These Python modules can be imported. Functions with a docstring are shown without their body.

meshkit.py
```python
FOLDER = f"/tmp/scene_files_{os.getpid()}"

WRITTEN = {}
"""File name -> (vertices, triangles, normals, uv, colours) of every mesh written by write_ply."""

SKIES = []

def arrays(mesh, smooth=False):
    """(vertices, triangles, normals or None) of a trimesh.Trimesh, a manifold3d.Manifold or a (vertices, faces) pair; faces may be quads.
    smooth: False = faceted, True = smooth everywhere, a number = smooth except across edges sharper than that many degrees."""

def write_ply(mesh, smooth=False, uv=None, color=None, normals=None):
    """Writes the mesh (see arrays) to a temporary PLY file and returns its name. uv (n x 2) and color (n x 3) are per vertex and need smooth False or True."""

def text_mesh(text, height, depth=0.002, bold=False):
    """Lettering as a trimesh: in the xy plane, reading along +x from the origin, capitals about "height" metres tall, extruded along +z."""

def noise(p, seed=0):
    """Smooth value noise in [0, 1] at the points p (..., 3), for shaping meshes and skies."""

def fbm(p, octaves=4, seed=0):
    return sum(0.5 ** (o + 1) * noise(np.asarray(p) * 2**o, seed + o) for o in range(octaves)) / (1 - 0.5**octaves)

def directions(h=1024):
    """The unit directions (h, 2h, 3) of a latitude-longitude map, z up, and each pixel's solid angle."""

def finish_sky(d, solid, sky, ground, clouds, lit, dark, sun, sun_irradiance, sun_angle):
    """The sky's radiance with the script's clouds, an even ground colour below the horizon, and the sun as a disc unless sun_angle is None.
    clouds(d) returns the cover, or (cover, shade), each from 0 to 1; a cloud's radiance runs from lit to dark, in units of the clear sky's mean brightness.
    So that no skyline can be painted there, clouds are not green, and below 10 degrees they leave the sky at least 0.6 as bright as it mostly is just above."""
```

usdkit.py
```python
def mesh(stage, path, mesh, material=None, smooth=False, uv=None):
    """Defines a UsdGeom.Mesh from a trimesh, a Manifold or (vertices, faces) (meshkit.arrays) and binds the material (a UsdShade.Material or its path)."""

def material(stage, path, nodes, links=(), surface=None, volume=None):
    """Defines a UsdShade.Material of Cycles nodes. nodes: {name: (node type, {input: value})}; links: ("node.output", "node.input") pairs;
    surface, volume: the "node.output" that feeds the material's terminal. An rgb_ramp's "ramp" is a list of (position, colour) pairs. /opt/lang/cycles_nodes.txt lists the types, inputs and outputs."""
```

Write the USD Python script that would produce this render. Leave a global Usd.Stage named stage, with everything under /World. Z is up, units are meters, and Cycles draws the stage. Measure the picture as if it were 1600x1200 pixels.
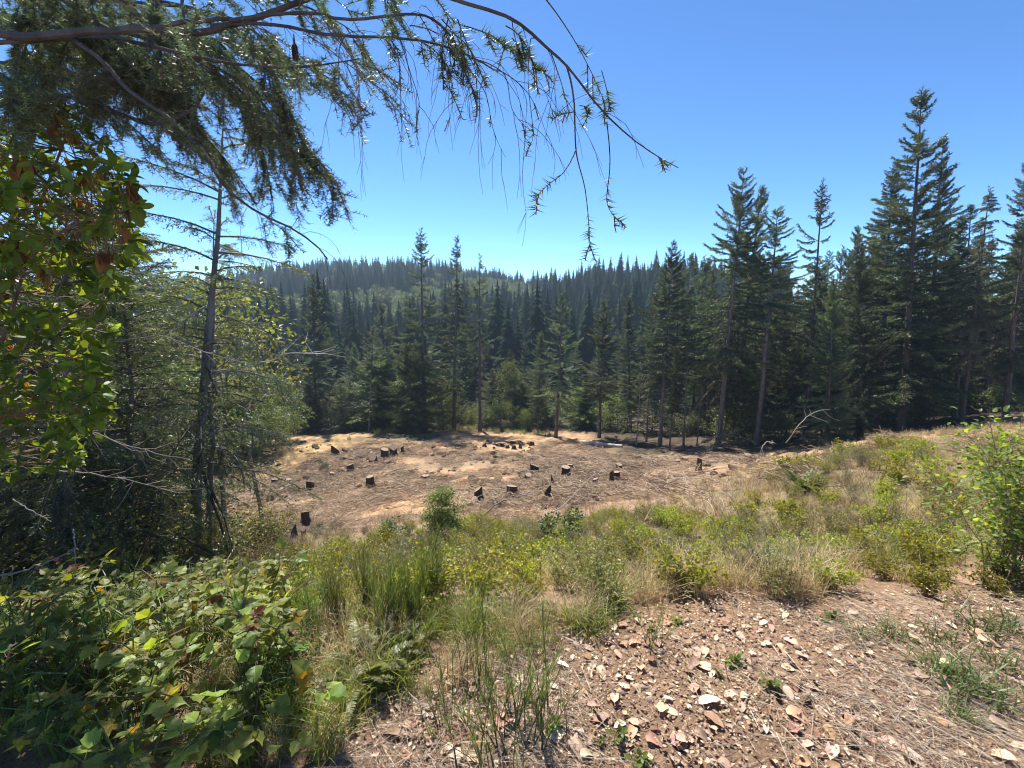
import math
import numpy as np
import trimesh
from scipy.interpolate import RBFInterpolator
from pxr import Usd, UsdGeom, UsdLux, UsdShade, Gf, Sdf, Vt
import usdkit, meshkit

stage = Usd.Stage.CreateInMemory()
UsdGeom.SetStageUpAxis(stage, 'Z')
UsdGeom.Xform.Define(stage, '/World')
UsdGeom.Scope.Define(stage, '/World/Looks')

# ------------------------------------------------------------------ camera, sky, sun, exposure
EYE = 1.6
FPX = 720.0                       # focal length in pixels of the 1600 px wide photograph
PITCH = math.atan(140 / FPX)      # horizon lies at row 460
cam = UsdGeom.Camera.Define(stage, '/World/camera')
cam.CreateHorizontalApertureAttr(36.0)
cam.CreateFocalLengthAttr(36.0 * FPX / 1600)
cam.CreateClippingRangeAttr((0.05, 20000.0))
cam.AddTranslateOp().Set((0, 0, EYE))
cam.AddRotateXOp().Set(90 - math.degrees(PITCH))
cam.CreateExposureAttr(1.12)

SUN_EL, SUN_AZ = math.radians(57), math.radians(-24)
SUN = np.array([math.sin(SUN_AZ) * math.cos(SUN_EL), math.cos(SUN_AZ) * math.cos(SUN_EL), math.sin(SUN_EL)])
sky_mat = usdkit.material(stage, '/World/Looks/sky', {
    'sky': ('sky_texture', {'sky_type': 'single_scattering', 'sun_disc': False, 'sun_elevation': SUN_EL, 'sun_rotation': math.atan2(SUN[0], SUN[1]),
                            'altitude': 0.0, 'air_density': 0.6, 'aerosol_density': 0.0, 'ozone_density': 9.0}),
    'grade': ('mix', {'mix_type': 'multiply', 'fac': 1.0, 'color2': (0.80, 1.03, 1.10)}),
    'bg': ('background_shader', {'strength': 0.098})}, [('sky.color', 'grade.color1'), ('grade.color', 'bg.color')], surface='bg.background')
dome = UsdLux.DomeLight.Define(stage, '/World/sky')
UsdShade.MaterialBindingAPI.Apply(dome.GetPrim()).Bind(sky_mat)
sun = UsdLux.DistantLight.Define(stage, '/World/sun')
sun.CreateIntensityAttr(1.25)
sun.CreateAngleAttr(0.5)
sun.CreateNormalizeAttr(True)
sun.CreateColorAttr((1.0, 0.95, 0.87))
sun.AddRotateZOp().Set(math.degrees(-SUN_AZ))
sun.AddRotateXOp().Set(math.degrees(SUN_EL) - 90)

# ------------------------------------------------------------------ helpers
used = {}
def numbered(parent, name):
    k = used.get((parent, name), 0)
    used[(parent, name)] = k + 1
    return f'{parent}/{name}' if k == 0 else f'{parent}/{name}_{k:03d}'

def tag(prim, label=None, cat=None, group=None, kind=None):
    for k, v in (('label', label), ('category', cat), ('group', group), ('kind', kind)):
        if v:
            prim.SetCustomDataByKey(k, v)

def thing(name, label, cat, loc=(0, 0, 0), rz=0.0, scale=None, group=None, tilt=None):
    x = UsdGeom.Xform.Define(stage, numbered('/World', name))
    x.AddTranslateOp().Set(tuple(map(float, loc)))
    if tilt is not None:
        x.AddRotateXYZOp().Set((float(tilt[0]), float(tilt[1]), 0.0))
    x.AddRotateZOp().Set(math.degrees(rz))
    if scale is not None:
        x.AddScaleOp().Set((float(scale[0]), float(scale[1]), float(scale[2])) if np.ndim(scale) else (float(scale),) * 3)
    tag(x.GetPrim(), label, cat, group)
    return x.GetPrim()

def part(parent, name, mesh, mat, smooth=False, label=None, kind=None):
    """One Mesh prim below parent (a prim or a path); mesh is (vertices, triangles, tint per vertex)."""
    p = parent if isinstance(parent, str) else str(parent.GetPath())
    v, f, c = mesh
    path = numbered(p, name)
    m = UsdGeom.Mesh.Define(stage, path)
    m.CreatePointsAttr(Vt.Vec3fArray.FromNumpy(np.ascontiguousarray(v, np.float32)))
    m.CreateFaceVertexCountsAttr(Vt.IntArray.FromNumpy(np.full(len(f), 3, np.int32)))
    m.CreateFaceVertexIndicesAttr(Vt.IntArray.FromNumpy(np.ascontiguousarray(f, np.int32).ravel()))
    m.CreateSubdivisionSchemeAttr('none')
    if smooth:
        _, _, n = meshkit.arrays((v, f), True)
        m.CreateNormalsAttr(Vt.Vec3fArray.FromNumpy(n.astype(np.float32)))
        m.SetNormalsInterpolation('vertex')
    if c is not None:
        UsdGeom.PrimvarsAPI(m).CreatePrimvar('tint', Sdf.ValueTypeNames.Color3fArray, 'vertex').Set(Vt.Vec3fArray.FromNumpy(np.ascontiguousarray(c, np.float32)))
    UsdShade.MaterialBindingAPI.Apply(m.GetPrim()).Bind(UsdShade.Material.Get(stage, '/World/Looks/' + mat))
    if label or kind:
        tag(m.GetPrim(), label, None, None, kind)
    return m.GetPrim()

def form(name, parts):
    """An abstract class prim whose children are the parts every copy shares."""
    path = '/World/' + name + '_form'
    stage.CreateClassPrim(path)
    for n, mesh, mat, smooth in parts:
        part(path, n, mesh, mat, smooth)
    return path

def copy_of(path, name, label, cat, loc, rz=0.0, scale=1.0, group=None, tilt=None):
    t = thing(name, label, cat, loc, rz, scale, group, tilt)
    t.GetReferences().AddInternalReference(path)
    t.SetInstanceable(True)
    return t

class MB:
    def __init__(s):
        s.v, s.f, s.c, s.n = [], [], [], 0
    def add(s, v, f, c):
        v = np.asarray(v, float).reshape(-1, 3)
        if len(v) == 0:
            return s
        c = np.asarray(c, float)
        s.v.append(v); s.f.append(np.asarray(f).reshape(-1, 3) + s.n)
        s.c.append(np.broadcast_to(c, v.shape) if c.ndim == 1 else c)
        s.n += len(v)
        return s
    def mesh(s):
        return np.vstack(s.v), np.vstack(s.f), np.vstack(s.c)

def unit(a):
    return a / np.maximum(np.linalg.norm(a, axis=-1, keepdims=True), 1e-9)

def tube(pts, rad, sides=7, caps=True):
    pts = np.asarray(pts, float); n = len(pts)
    rad = np.broadcast_to(np.asarray(rad, float), n)
    t = unit(np.gradient(pts, axis=0))
    ref = np.array([0, 0, 1.0]) if abs(t[0, 2]) < 0.9 else np.array([1.0, 0, 0])
    a = unit(np.cross(t, ref)); b = np.cross(t, a)
    ph = np.arange(sides) * 2 * np.pi / sides
    v = pts[:, None] + rad[:, None, None] * (np.cos(ph)[None, :, None] * a[:, None] + np.sin(ph)[None, :, None] * b[:, None])
    v = v.reshape(-1, 3)
    i = np.arange(n - 1)[:, None] * sides; j = np.arange(sides)[None]; k = (j + 1) % sides
    q = np.stack([i + j, i + k, i + sides + k, i + sides + j], -1).reshape(-1, 4)
    f = np.vstack([q[:, [0, 2, 1]], q[:, [0, 3, 2]]])
    if caps:
        v = np.vstack([v, pts[:1], pts[-1:]])
        m = n * sides
        jj = np.arange(sides); kk = (jj + 1) % sides
        f = np.vstack([f, np.stack([np.full(sides, m), jj, kk], -1), np.stack([np.full(sides, m + 1), (n - 1) * sides + kk, (n - 1) * sides + jj], -1)])
    return v, f

def sticks(p0, p1, r0, r1):
    """Many three-sided tapering sticks at once."""
    p0, p1 = np.asarray(p0, float), np.asarray(p1, float); n = len(p0)
    d = unit(p1 - p0)
    ref = np.where(np.abs(d[:, 2:3]) < 0.9, [[0, 0, 1.0]], [[1.0, 0, 0]])
    a = unit(np.cross(d, ref)); b = np.cross(d, a)
    r0 = np.broadcast_to(r0, n)[:, None]; r1 = np.broadcast_to(r1, n)[:, None]
    v = []
    for k in range(3):
        w = math.cos(k * 2.094) * a + math.sin(k * 2.094) * b
        v += [p0 + w * r0, p1 + w * r1]
    v = np.stack(v, 1).reshape(-1, 3)
    base = np.array([[0, 2, 3], [0, 3, 1], [2, 4, 5], [2, 5, 3], [4, 0, 1], [4, 1, 5]])
    return v, (base[None] + (np.arange(n) * 6)[:, None, None]).reshape(-1, 3)

def barbs(base, d, length, width, rng):
    """Needle-like triangles: base on a twig, pointing along d."""
    n = len(base)
    side = unit(np.cross(d, rng.normal(size=(n, 3)))) * (np.broadcast_to(width, n) / 2)[:, None]
    v = np.stack([base - side, base + side, base + d * np.broadcast_to(length, n)[:, None]], 1).reshape(-1, 3)
    return v, np.arange(3 * n).reshape(-1, 3)

def stamp(tmpl, d, up, pos, size):
    """Copies of a leaf template (x across, y along, z up) laid along d with their faces towards up."""
    tv, tf = tmpl
    d = unit(np.asarray(d, float)); s = unit(np.cross(d, up)); n = np.cross(s, d)
    size = np.broadcast_to(size, len(pos))[:, None, None]
    v = pos[:, None] + size * (tv[None, :, 0:1] * s[:, None] + tv[None, :, 1:2] * d[:, None] + tv[None, :, 2:3] * n[:, None])
    f = tf[None] + (np.arange(len(pos)) * len(tv))[:, None, None]
    return v.reshape(-1, 3), f.reshape(-1, 3)

def per(c, k):
    return np.repeat(np.asarray(c, float), k, axis=0)

def leaf_template(w=0.36, fold=0.10, curl=0.15, wave=0.0, st=(0, .18, .42, .72, 1), prof=(0, .75, 1, .68, 0)):
    v, f, rows = [], [], []
    for t, p in zip(st, prof):
        z = -curl * t * t
        if p == 0:
            rows.append([len(v)]); v.append((0, t, z))
        else:
            rows.append([len(v), len(v) + 1, len(v) + 2])
            h = fold * p + wave * math.sin(9 * t)
            v += [(-w * p, t, z + h), (0, t, z), (w * p, t, z + fold * p - wave * math.sin(9 * t + 1))]
    for a, b in zip(rows[:-1], rows[1:]):
        if len(a) == 1:
            f += [(a[0], b[1], b[0]), (a[0], b[2], b[1])]
        elif len(b) == 1:
            f += [(a[0], a[1], b[0]), (a[1], a[2], b[0])]
        else:
            f += [(a[0], a[1], b[1]), (a[0], b[1], b[0]), (a[1], a[2], b[2]), (a[1], b[2], b[1])]
    return np.array(v, float), np.array(f)

LEAF = leaf_template()
LONG = leaf_template(w=0.26, fold=0.06, curl=0.22)
OVATE = leaf_template(w=0.40, fold=0.12, curl=0.2, wave=0.02, st=(0, .12, .35, .7, 1), prof=(0, .8, 1, .6, 0))
SMALL = (np.array([(0, 0, 0), (-.3, .5, .08), (.3, .5, .08), (0, 1, -.05)], float), np.array([(0, 3, 1), (0, 2, 3)]))
def maple_template():
    ang = np.radians([-90, -60, -20, 5, 25, 45, 62, 90, 118, 135, 155, 175, 200, 240])
    r = np.array([.10, .42, .62, .40, .95, .62, .45, 1.1, .45, .62, .95, .40, .62, .42])
    v = [(0, .45, 0)] + [(0.62 * q * math.cos(a), .45 + .62 * q * math.sin(a), .10 * q * q * math.cos(3 * a)) for a, q in zip(ang, r)]
    n = len(ang)
    return np.array(v), np.array([(0, 1 + i, 1 + (i + 1) % n) for i in range(n)])
MAPLE = maple_template()

# ------------------------------------------------------------------ the picture's geometry: pixel -> ray, terrain
CP, SP = math.cos(PITCH), math.sin(PITCH)
def ray(u, v):
    a, r = (600 - np.asarray(v, float)) / FPX, (np.asarray(u, float) - 800) / FPX
    return np.stack([r, CP + a * SP, -SP + a * CP], -1)
def at(u, v, y):
    """The point at forward distance y that shows at pixel (u, v) of the photograph."""
    d = ray(u, v)
    return np.array([0, 0, EYE]) + d * (np.asarray(y, float) / d[..., 1])[..., None]
def project(p):
    p = np.asarray(p, float) - [0, 0, EYE]
    z = p[..., 1] * CP - p[..., 2] * SP
    yy = p[..., 1] * SP + p[..., 2] * CP
    z = np.where(z > 0.05, z, 0.05)
    return 800 + FPX * p[..., 0] / z, 600 - FPX * yy / z

ctrl = [(x, y, 0.0) for x in (-7, -3, 0, 3, 7) for y in (-7, -2, 0.8)]
ctrl += [(-2.2, 2.0, -.22), (-0.6, 2.3, -.12), (0.6, 2.3, -.04), (2, 2.2, .02), (4, 2.4, .1), (-7, 3, -1.0), (7, 3, 0.15), (10, 5, -0.2), (-1.2, 1.3, -.06)]
for u, v, y in [(100, 1000, 2.7), (450, 950, 3.2), (700, 930, 4.0), (1000, 900, 4.5), (1250, 880, 4.5), (1500, 850, 4.5), (1550, 700, 9), (1450, 682, 11), (1250, 750, 8),
                (1000, 800, 10), (1100, 740, 15), (700, 840, 8), (600, 830, 9), (380, 850, 11), (250, 900, 6.5), (880, 745, 19), (750, 760, 19), (560, 760, 20), (1090, 725, 22),
                (800, 690, 36), (690, 678, 40), (600, 705, 31), (430, 700, 33), (450, 760, 22), (330, 760, 22), (960, 692, 33), (1150, 705, 26), (1050, 702, 29)]:
    ctrl.append(tuple(at(u, v, y)))
ctrl += [(20, 24, -6.3), (30, 30, -6.3), (16, 16, -3.8), (25, 12, -1.2), (-15, 14, -6), (-20, 26, -9.5), (-32, 42, -12.5), (0, 52, -13), (32, 52, -11), (-30, 58, -15), (45, 40, -8), (-45, 20, -9)]
ctrl = np.array(ctrl)
_tps = RBFInterpolator(ctrl[:, :2], ctrl[:, 2], kernel='thin_plate_spline', smoothing=0.004)

SKY_U = np.array([-900, -200, 200, 300, 350, 430, 520, 620, 700, 780, 820, 870, 950, 1000, 1060, 1200, 1500, 2500.])
SKY_V = np.array([470, 462, 450, 441, 432, 419, 411, 412, 416, 430, 437, 430, 417, 411, 416, 420, 430, 440.])
SKY_D = np.array([420, 420, 410, 400, 400, 390, 380, 360, 340, 320, 300, 240, 210, 200, 200, 200, 200, 200.])
_sd = ray(SKY_U, SKY_V)
_az = np.arctan2(_sd[:, 0], _sd[:, 1]); _el = _sd[:, 2] / np.hypot(_sd[:, 0], _sd[:, 1])
HILL_TREE = 10.5
def sstep(a, b, x):
    t = np.clip((x - a) / (b - a), 0, 1)
    return t * t * (3 - 2 * t)
def ground(x, y):
    x, y = np.broadcast_arrays(np.asarray(x, float), np.asarray(y, float))
    sh = x.shape; x, y = x.ravel(), y.ravel()
    r = np.hypot(x, y); az = np.arctan2(x, y)
    k = np.minimum(1, 62 / np.maximum(r, 1e-6))
    near = np.clip(_tps(np.stack([x * k, y * k], -1)), -17, 3)
    near = np.where(y < -6, near * 0 + 0, near)
    d, e = np.interp(az, _az, SKY_D), np.interp(az, _az, _el)
    crest = e * d + EYE - HILL_TREE
    valley = -19.0
    s = sstep(95, 1.0, d) if False else np.clip((r - 95) / np.maximum(d - 95, 1), 0, 1)
    rise = valley + (crest - valley) * (1 - (1 - s) ** 1.6)
    back = crest - (np.maximum(r - d, 0) * 0.12)
    hill = np.where(r < d, rise, np.maximum(back, -40))
    hill += 3.0 * (meshkit.fbm(np.stack([x / 60, y / 60, x * 0], -1), 3) - 0.5) * sstep(90, 160, r)
    w = sstep(48, 95, r)
    fwd = sstep(-0.2, 0.35, y / np.maximum(r, 1e-6))
    far = hill * fwd + (1 - fwd) * (-2.0 - 0.01 * r)
    z = near * (1 - w) + far * w
    g = meshkit.fbm(np.stack([x * 1.1, y * 1.1, x * 0], -1), 4, 5) - 0.5
    z = z + g * (0.10 + 0.25 * sstep(3, 14, r)) * sstep(1.0, 3.0, r)
    clr = sstep(10, 14, y) * (1 - sstep(40, 46, y)) * (r < 60)
    z = z + clr * 0.30 * (meshkit.fbm(np.stack([x * .5 + y * .2, y * 2.1 - x * .75, x * 0], -1), 3, 41) - .5)
    z = z + 0.03 * (meshkit.fbm(np.stack([x * 6, y * 6, x * 0], -1), 3, 9) - 0.5) * (r < 60)
    return z.reshape(sh)
def drop(x, y, dz=0.0):
    return np.array([x, y, float(ground(x, y)) + dz])
_ys = np.concatenate([np.linspace(0.9, 12, 900), np.linspace(12, 75, 900)])
def hit(u, v, dz=0.0):
    """Where the ray through pixel (u, v) meets the ground."""
    p = at(np.full(len(_ys), u), np.full(len(_ys), v), _ys)
    under = np.nonzero(p[:, 2] < ground(p[:, 0], p[:, 1]))[0]
    q = p[under[0]] if len(under) else p[-1]
    return drop(q[0], q[1], dz)
from shapely.geometry import Polygon
from shapely import contains_xy
def inside(poly, x, y):
    """Which ground points show inside a polygon of the photograph."""
    u, v = project(np.stack([x, y, ground(x, y)], -1))
    return contains_xy(Polygon(poly), u, v)

# ------------------------------------------------------------------ materials
def leaf_mat(name, trans=0.35, tcol=(1.5, 1.45, 0.6), rough=0.5, spec=0.35, vary=0.5, nscale=3.0):
    usdkit.material(stage, '/World/Looks/' + name, {
        'tint': ('attribute', {'attribute': 'tint'}), 'info': ('object_info', {}), 'geo': ('geometry', {}),
        'noise': ('noise_texture', {'scale': nscale, 'detail': 3.0}),
        'span': ('map_range', {'value': 0.5, 'from_min': 0.25, 'from_max': 0.75, 'to_min': 1 - vary, 'to_max': 1 + vary}),
        'rnd': ('map_range', {'value': 0.5, 'from_min': 0.0, 'from_max': 1.0, 'to_min': 0.66, 'to_max': 1.34}),
        'mul': ('math', {'math_type': 'multiply'}), 'val': ('hsv', {'hue': 0.5, 'saturation': 1.0, 'value': 1.0, 'fac': 1.0}),
        'hue': ('map_range', {'value': 0.5, 'from_min': 0.0, 'from_max': 1.0, 'to_min': 0.475, 'to_max': 0.52}),
        'tc': ('mix', {'mix_type': 'multiply', 'fac': 1.0, 'color2': tcol}),
        'p': ('principled_bsdf', {'roughness': rough, 'specular_ior_level': spec}), 't': ('translucent_bsdf', {}), 'm': ('mix_closure', {'fac': trans})},
        [('geo.position', 'noise.vector'), ('noise.fac', 'span.value'), ('info.random', 'rnd.value'), ('info.random', 'hue.value'), ('span.result', 'mul.value1'), ('rnd.result', 'mul.value2'),
         ('tint.color', 'val.color'), ('mul.value', 'val.value'), ('hue.result', 'val.hue'), ('val.color', 'p.base_color'), ('val.color', 'tc.color1'), ('tc.color', 't.color'),
         ('p.BSDF', 'm.closure1'), ('t.BSDF', 'm.closure2')], surface='m.closure')
def solid_mat(name, rough=0.9, spec=0.2, nscale=12.0, vary=0.45, bump=0.4, bdist=0.01, stretch=(1, 1, 1)):
    usdkit.material(stage, '/World/Looks/' + name, {
        'tint': ('attribute', {'attribute': 'tint'}), 'tc': ('texture_coordinate', {}), 'map': ('mapping', {'scale': stretch}),
        'noise': ('noise_texture', {'scale': nscale, 'detail': 6.0, 'roughness': 0.65}),
        'span': ('map_range', {'value': 0.5, 'from_min': 0.3, 'from_max': 0.7, 'to_min': 1 - vary, 'to_max': 1 + vary}),
        'val': ('hsv', {'hue': 0.5, 'saturation': 1.0, 'value': 1.0, 'fac': 1.0}),
        'b': ('bump', {'strength': bump, 'distance': bdist}),
        'p': ('principled_bsdf', {'roughness': rough, 'specular_ior_level': spec})},
        [('tc.object', 'map.vector'), ('map.vector', 'noise.vector'), ('noise.fac', 'span.value'), ('tint.color', 'val.color'), ('span.result', 'val.value'), ('val.color', 'p.base_color'),
         ('noise.fac', 'b.height'), ('b.normal', 'p.normal')], surface='p.BSDF')
leaf_mat('far_needles', trans=0.2, tcol=(1.3, 1.3, 0.7), rough=0.95, spec=0.03, vary=0.4, nscale=0.15)
leaf_mat('needles', trans=0.26, tcol=(1.2, 1.35, 0.75), rough=0.45, spec=0.4, vary=0.45, nscale=0.8)
leaf_mat('broad_leaf', trans=0.5, tcol=(2.2, 1.9, 0.55), rough=0.45, spec=0.3, vary=0.3, nscale=5.0)
leaf_mat('shrub_leaf', trans=0.40, tcol=(1.5, 1.45, 0.6), rough=0.45, spec=0.45, vary=0.35, nscale=1.6)
leaf_mat('dry_grass', trans=0.25, tcol=(1.1, 1.0, 0.8), rough=0.6, spec=0.3, vary=0.3, nscale=2.0)
leaf_mat('dead_leaf', trans=0.12, tcol=(1.2, 0.9, 0.6), rough=0.6, spec=0.3, vary=0.25, nscale=40.0)
solid_mat('bark', nscale=9, vary=0.55, bump=0.8, bdist=0.03, stretch=(1, 1, 0.25))
solid_mat('cut_wood', nscale=30, vary=0.3, bump=0.3, bdist=0.004)
solid_mat('stick_wood', nscale=25, vary=0.35, bump=0.3, bdist=0.003)
solid_mat('stone', nscale=18, vary=0.3, bump=0.5, bdist=0.01)

# ground: the tint holds where soil, slash, grass and shade-darkened wood ground lie; the nodes add grain, clods and relief
usdkit.material(stage, '/World/Looks/soil', {
    'tint': ('attribute', {'attribute': 'tint'}), 'geo': ('geometry', {}),
    'n1': ('noise_texture', {'scale': 1.3, 'detail': 5.0, 'roughness': 0.6}), 'n2': ('noise_texture', {'scale': 14.0, 'detail': 8.0, 'roughness': 0.75}), 'n3': ('noise_texture', {'scale': 90.0, 'detail': 4.0, 'roughness': 0.7}),
    's1': ('map_range', {'value': 0.5, 'from_min': 0.3, 'from_max': 0.7, 'to_min': 0.75, 'to_max': 1.25}), 's2': ('map_range', {'value': 0.5, 'from_min': 0.3, 'from_max': 0.7, 'to_min': 0.55, 'to_max': 1.45}),
    's3': ('map_range', {'value': 0.5, 'from_min': 0.3, 'from_max': 0.7, 'to_min': 0.75, 'to_max': 1.25}),
    'm1': ('math', {'math_type': 'multiply'}), 'm2': ('math', {'math_type': 'multiply'}), 'val': ('hsv', {'hue': 0.5, 'saturation': 1.0, 'value': 1.0, 'fac': 1.0}),
    'h': ('math', {'math_type': 'multiply_add', 'value2': 0.35}), 'b': ('bump', {'strength': 0.9, 'distance': 0.05}), 'p': ('principled_bsdf', {'roughness': 0.95, 'specular_ior_level': 0.15})},
    [('geo.position', 'n1.vector'), ('geo.position', 'n2.vector'), ('geo.position', 'n3.vector'), ('n1.fac', 's1.value'), ('n2.fac', 's2.value'), ('n3.fac', 's3.value'), ('s1.result', 'm1.value1'), ('s2.result', 'm1.value2'),
     ('m1.value', 'm2.value1'), ('s3.result', 'm2.value2'), ('tint.color', 'val.color'), ('m2.value', 'val.value'), ('val.color', 'p.base_color'),
     ('n3.fac', 'h.value1'), ('n2.fac', 'h.value3'), ('h.value', 'b.height'), ('b.normal', 'p.normal')], surface='p.BSDF')

# ------------------------------------------------------------------ ground sheet (one polar sheet round the viewer, out to the far ridge)
fx = np.linspace(-62, 62, 430); bx = np.linspace(62, 298, 70)[1:-1]
TH = np.radians(np.concatenate([fx, bx])); NR = 300
RR = np.concatenate([[0.02], 0.35 * (1700 / 0.35) ** (np.arange(NR) / (NR - 1))])
gx, gy = (RR[:, None] * np.sin(TH)[None]), (RR[:, None] * np.cos(TH)[None])
gz = ground(gx, gy)
nt = len(TH)
i = np.arange(len(RR) - 1)[:, None] * nt; j = np.arange(nt)[None]; k = (j + 1) % nt
q = np.stack([i + j, i + nt + j, i + nt + k, i + k], -1).reshape(-1, 4)
gf = np.vstack([q[:, [0, 2, 1]], q[:, [0, 3, 2]]])
gv = np.stack([gx, gy, gz], -1).reshape(-1, 3)
def soften(mask, x, y, seed):
    return mask
def ground_tint(v):
    x, y = v[:, 0], v[:, 1]; r = np.hypot(x, y)
    u, w = project(v)
    n = meshkit.fbm(np.stack([x * .5, y * .5, x * 0], -1), 4, 21); n2 = meshkit.fbm(np.stack([x * 2.2, y * 2.2, x * 0], -1), 3, 31)
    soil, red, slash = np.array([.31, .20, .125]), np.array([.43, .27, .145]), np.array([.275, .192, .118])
    olive, straw, shaded_floor, forest = np.array([.16, .15, .075]), np.array([.42, .29, .13]), np.array([.085, .062, .042]), np.array([.035, .05, .022])
    c = np.tile(soil, (len(v), 1))
    def lay(col, m):
        c[:] = c * (1 - m[:, None]) + col * m[:, None]
    # clearing: reddish bare tracks running across between grey-brown slash
    clr = sstep(8, 14, y) * (1 - sstep(44, 52, y)) * (np.abs(x) < 60)
    lay(slash, clr * 0.85)
    band = meshkit.fbm(np.stack([x * .12 + y * .05, y * .42 - x * .15, x * 0], -1), 4, 41)
    lay(red, clr * sstep(.47, .60, band))
    lay(red, clr * sstep(31, 35, y) * (1 - sstep(39.5, 41.5, y + .15 * np.abs(x))) * sstep(-14, -8, x) * (1 - sstep(6, 12, x)) * 0.9)
    # straw patch low on the left, green beside it
    lay(straw, np.exp(-(((x + 15.5) / 5.0) ** 2 + ((y - 30) / 6.0) ** 2)) * 1.0)
    lay(olive, np.clip(np.exp(-(((x + 17.0) / 5.0) ** 2 + ((y - 21) / 3.5) ** 2)) * 1.2, 0, .8))
    lay(olive, np.clip(np.exp(-(((x + 8.5) / 4.0) ** 2 + ((y - 38) / 4) ** 2)), 0, .8))
    # belt of growth on the bank
    belt = sstep(2.6, 3.4, y) * (1 - sstep(8.5, 11, y))
    lay(olive, belt * (0.45 + 0.4 * sstep(.4, .6, n2)))
    # left: tree shade put into the ground colour
    lay(shaded_floor * 1.3, (1 - sstep(-2.6, -1.2, x + 0.22 * y)) * (1 - sstep(13, 18, y)) * .9)
    # woods: ground tint darkened for the understory shade, then the hill
    lay(shaded_floor, sstep(40.5, 42.5, y + .12 * np.abs(x)) * .95)
    lay(shaded_floor, sstep(24.0, 26.0, y - 0.45 * (13 - x) * (x < 13)) * sstep(5, 8, x))
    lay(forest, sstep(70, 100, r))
    spot = meshkit.fbm(np.stack([x * 1.3, y * 1.3, x * 0], -1), 3, 51); c = c * (1 - .42 * clr * sstep(.50, .64, spot))[:, None]
    return c * (0.8 + 0.4 * n[:, None])
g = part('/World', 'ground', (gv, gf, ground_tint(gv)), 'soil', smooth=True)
tag(g, 'sloping cleared ground of reddish soil falling to the valley and the wooded hill', 'ground', kind='structure')

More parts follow.
